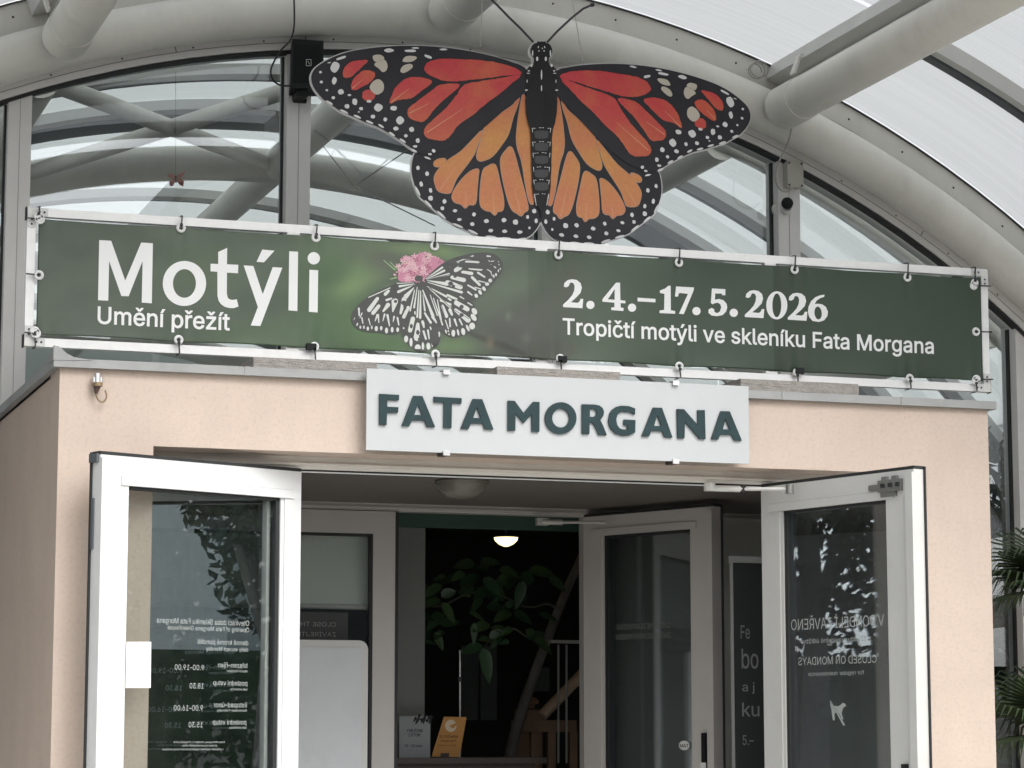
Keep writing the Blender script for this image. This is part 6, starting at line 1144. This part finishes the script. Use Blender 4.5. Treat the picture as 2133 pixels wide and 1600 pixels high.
# ============================================================ PALM BY THE RIGHT CORNER
def palm(cx_, cy_, h, name_lab, fans):
    t = thing('fan_palm', name_lab, 'palm', (cx_, cy_, .15))
    b = MB(); b.tube([(cx_, cy_, .15), (cx_+.02, cy_, h*.6), (cx_, cy_, h)], .075, BARK, 14, r1=.06); obj('trunk', b, t)
    PG = pm('palm_green', (.045,.075,.03), .5, .3, 4)
    for (az_, el_, pl_, L_) in fans:
        a, e = math.radians(az_), math.radians(el_); dv = Vector((math.cos(a)*math.cos(e), math.sin(a)*math.cos(e), math.sin(e))); base = Vector((cx_, cy_, h)); tip = base+dv*pl_
        b = MB(); b.tube([base, base+dv*pl_*.5+Vector((0,0,.03)), tip], .008, PG, 6)
        side_ = dv.cross(Vector((0, 0, 1))).normalized(); upv = side_.cross(dv)
        for k in range(-13, 14):
            g = math.radians(k*7.5); bd_ = dv*math.cos(g)+side_*math.sin(g); LL = L_*(.85+.15*math.cos(g))*random.uniform(.92, 1.05)
            w = .011; pts_ = [tip, tip+bd_*LL*.5, tip+bd_*LL*.85-Vector((0,0,.02)), tip+bd_*LL-Vector((0,0,.07+random.uniform(0,.04)))]
            pr = bd_.cross(upv).normalized(); ws = (.004, w, w*.7, .001); vs = []
            for q_, w_ in zip(pts_, ws): vs += [q_-pr*w_+upv*w_*.5, q_, q_+pr*w_+upv*w_*.5]
            b.add(vs, [q_ for i in range(3) for q_ in ((i*3, i*3+1, i*3+4, i*3+3), (i*3+1, i*3+2, i*3+5, i*3+4))], PG, True)
        obj('leaf', b, t)
pc = P(2215, 1290, .75)
palm(pc.x, .75, 2.08, 'dark green fan palm beside the right corner of the porch',
     [(176, 14, .10, .34), (160, -8, .12, .30), (196, 30, .12, .32), (150, 60, .1, .3), (20, 20, .2, .4), (280, 25, .2, .4), (80, 40, .2, .4), (230, 5, .12, .34)])
pc = P(2230, 1560, .55)
palm(pc.x, .60, 1.38, 'lower fan palm at the right edge, under the taller palm',
     [(178, 22, .14, .34), (165, -5, .12, .30), (200, 45, .12, .34), (150, 60, .1, .3), (330, 20, .2, .4), (80, 40, .2, .4)])

# ============================================================ WHAT STANDS ACROSS THE FORECOURT (seen in the glass)
LEAFM = pm('tree_leaf_green', (.02,.035,.014), .8, .3, 1)
def crown(c, rx, rz, n, lobes=9, seed=1, size=.10):
    r = random.Random(seed); b = MB(); L_ = [(Vector((r.uniform(-.6,.6)*rx, r.uniform(-.6,.6)*rx, r.uniform(-.6,.7)*rz)), r.uniform(.3,.55)) for _ in range(lobes)]
    for i in range(n):
        o_, k = r.choice(L_); d_ = Vector((r.gauss(0,1), r.gauss(0,1), r.gauss(0,1))).normalized()*r.random()**.4
        p_ = Vector(c)+o_+Vector((d_.x*rx*k, d_.y*rx*k, d_.z*rz*k)); a = Vector((r.gauss(0,1), r.gauss(0,1), r.gauss(0,1))).normalized()*size*r.uniform(.6,1.3); q_ = a.orthogonal().normalized()*size*.45
        b.add([p_-a, p_+q_, p_+a, p_-q_], [(0,1,2,3)], LEAFM)
    return b
def tree(x, y, zc, rx, rz, lab, seed, n=5200):
    t = thing('tree', lab, 'tree', (x, y, 0), 'trees across the forecourt')
    b = MB(); b.tube([(x, y, 0), (x+.1, y, zc*.5), (x, y, zc)], .22, BARK, 12, r1=.1)
    for k in range(5): a = k*1.3+seed; b.tube([(x, y, zc*.55), (x+math.cos(a)*rx*.6, y+math.sin(a)*rx*.6, zc+rz*.3)], .08, BARK, 8, r1=.03)
    obj('trunk', b, t); obj('crown', crown((x, y, zc), rx, rz, n, 11, seed), t)
pa = P(500, 1110, 20.6); tree(pa.x+.3, -20, pa.z+.8, 1.5, 1.9, 'bushy tree opposite the left door', 3, 9000)
pa = P(1670, 1100, 20.6); tree(pa.x, -20, pa.z+.6, 2.0, 2.4, 'dense tree opposite the right door', 5, 6500)
t = thing('darkening_shrub', 'dark shrub added behind the glass right of the porch to darken it', 'shrub', (8.4, 4.2, .15))  # foliage mass added so the glass right of the porch goes dark
b = MB(); b.tube([(8.4, 4.2, .15), (8.45, 4.2, 1.6)], .06, BARK, 10, r1=.03); obj('trunk', b, t)
obj('crown', crown((8.5, 4.3, 1.55), 1.7, 1.5, 7000, 12, 21, .11), t)
tree(19, -10.5, 4.2, 3.6, 4.0, 'tall dark tree added right of the forecourt to darken the door reflection', 11, 16000)  # added out of view to block bright sky reflected in the left leaf
tree(25, -17, 4.5, 3.6, 4.2, 'second dark tree added right of the forecourt, farther out, to darken the door reflection', 12, 12000)  # also added to cut the sky veil on the door glass
pa = P(250, 1200, 26); tree(pa.x-5, -26, 4.5, 3, 3, 'tree far left behind the forecourt', 8, 3500)
b = MB(); b.box((-30, -23.2, 0), (40, -22.6, 2.5), pm('hedge_green', (.035,.055,.03), .9, .5, 3, 1, 8)); 
tag(obj('hedge', b, None, (5, -23, 0)), 'long dark clipped hedge closing the forecourt', 'hedge')
pa, pb = P(395, 420, 34), P(800, 420, 34)
t = thing('office_building', 'grey corrugated building across the forecourt', 'building', (pa.x, -31, 0))
ztp = P(600, 432, 34).z
b = MB(); b.box((pa.x, -38, 0), (pb.x, -30, ztp), pm('corrugated_cladding', (.28,.30,.31), .6, .1, 2))
obj('walls', b, t)
b = MB(); b.box((pa.x-.3, -38.2, ztp), (pb.x+.3, -29.8, ztp+.4), SLATE); obj('roof', b, t)
b = MB()
for k in range(12): b.box((pa.x+.8+k*(pb.x-pa.x)/12.5, -29.98, ztp-2.2), (pa.x+1.6+k*(pb.x-pa.x)/12.5, -29.94, ztp-.9), DARKBAR)
obj('windows', b, t)

for o in bpy.data.objects:
    if '_w' in o: del o['_w']
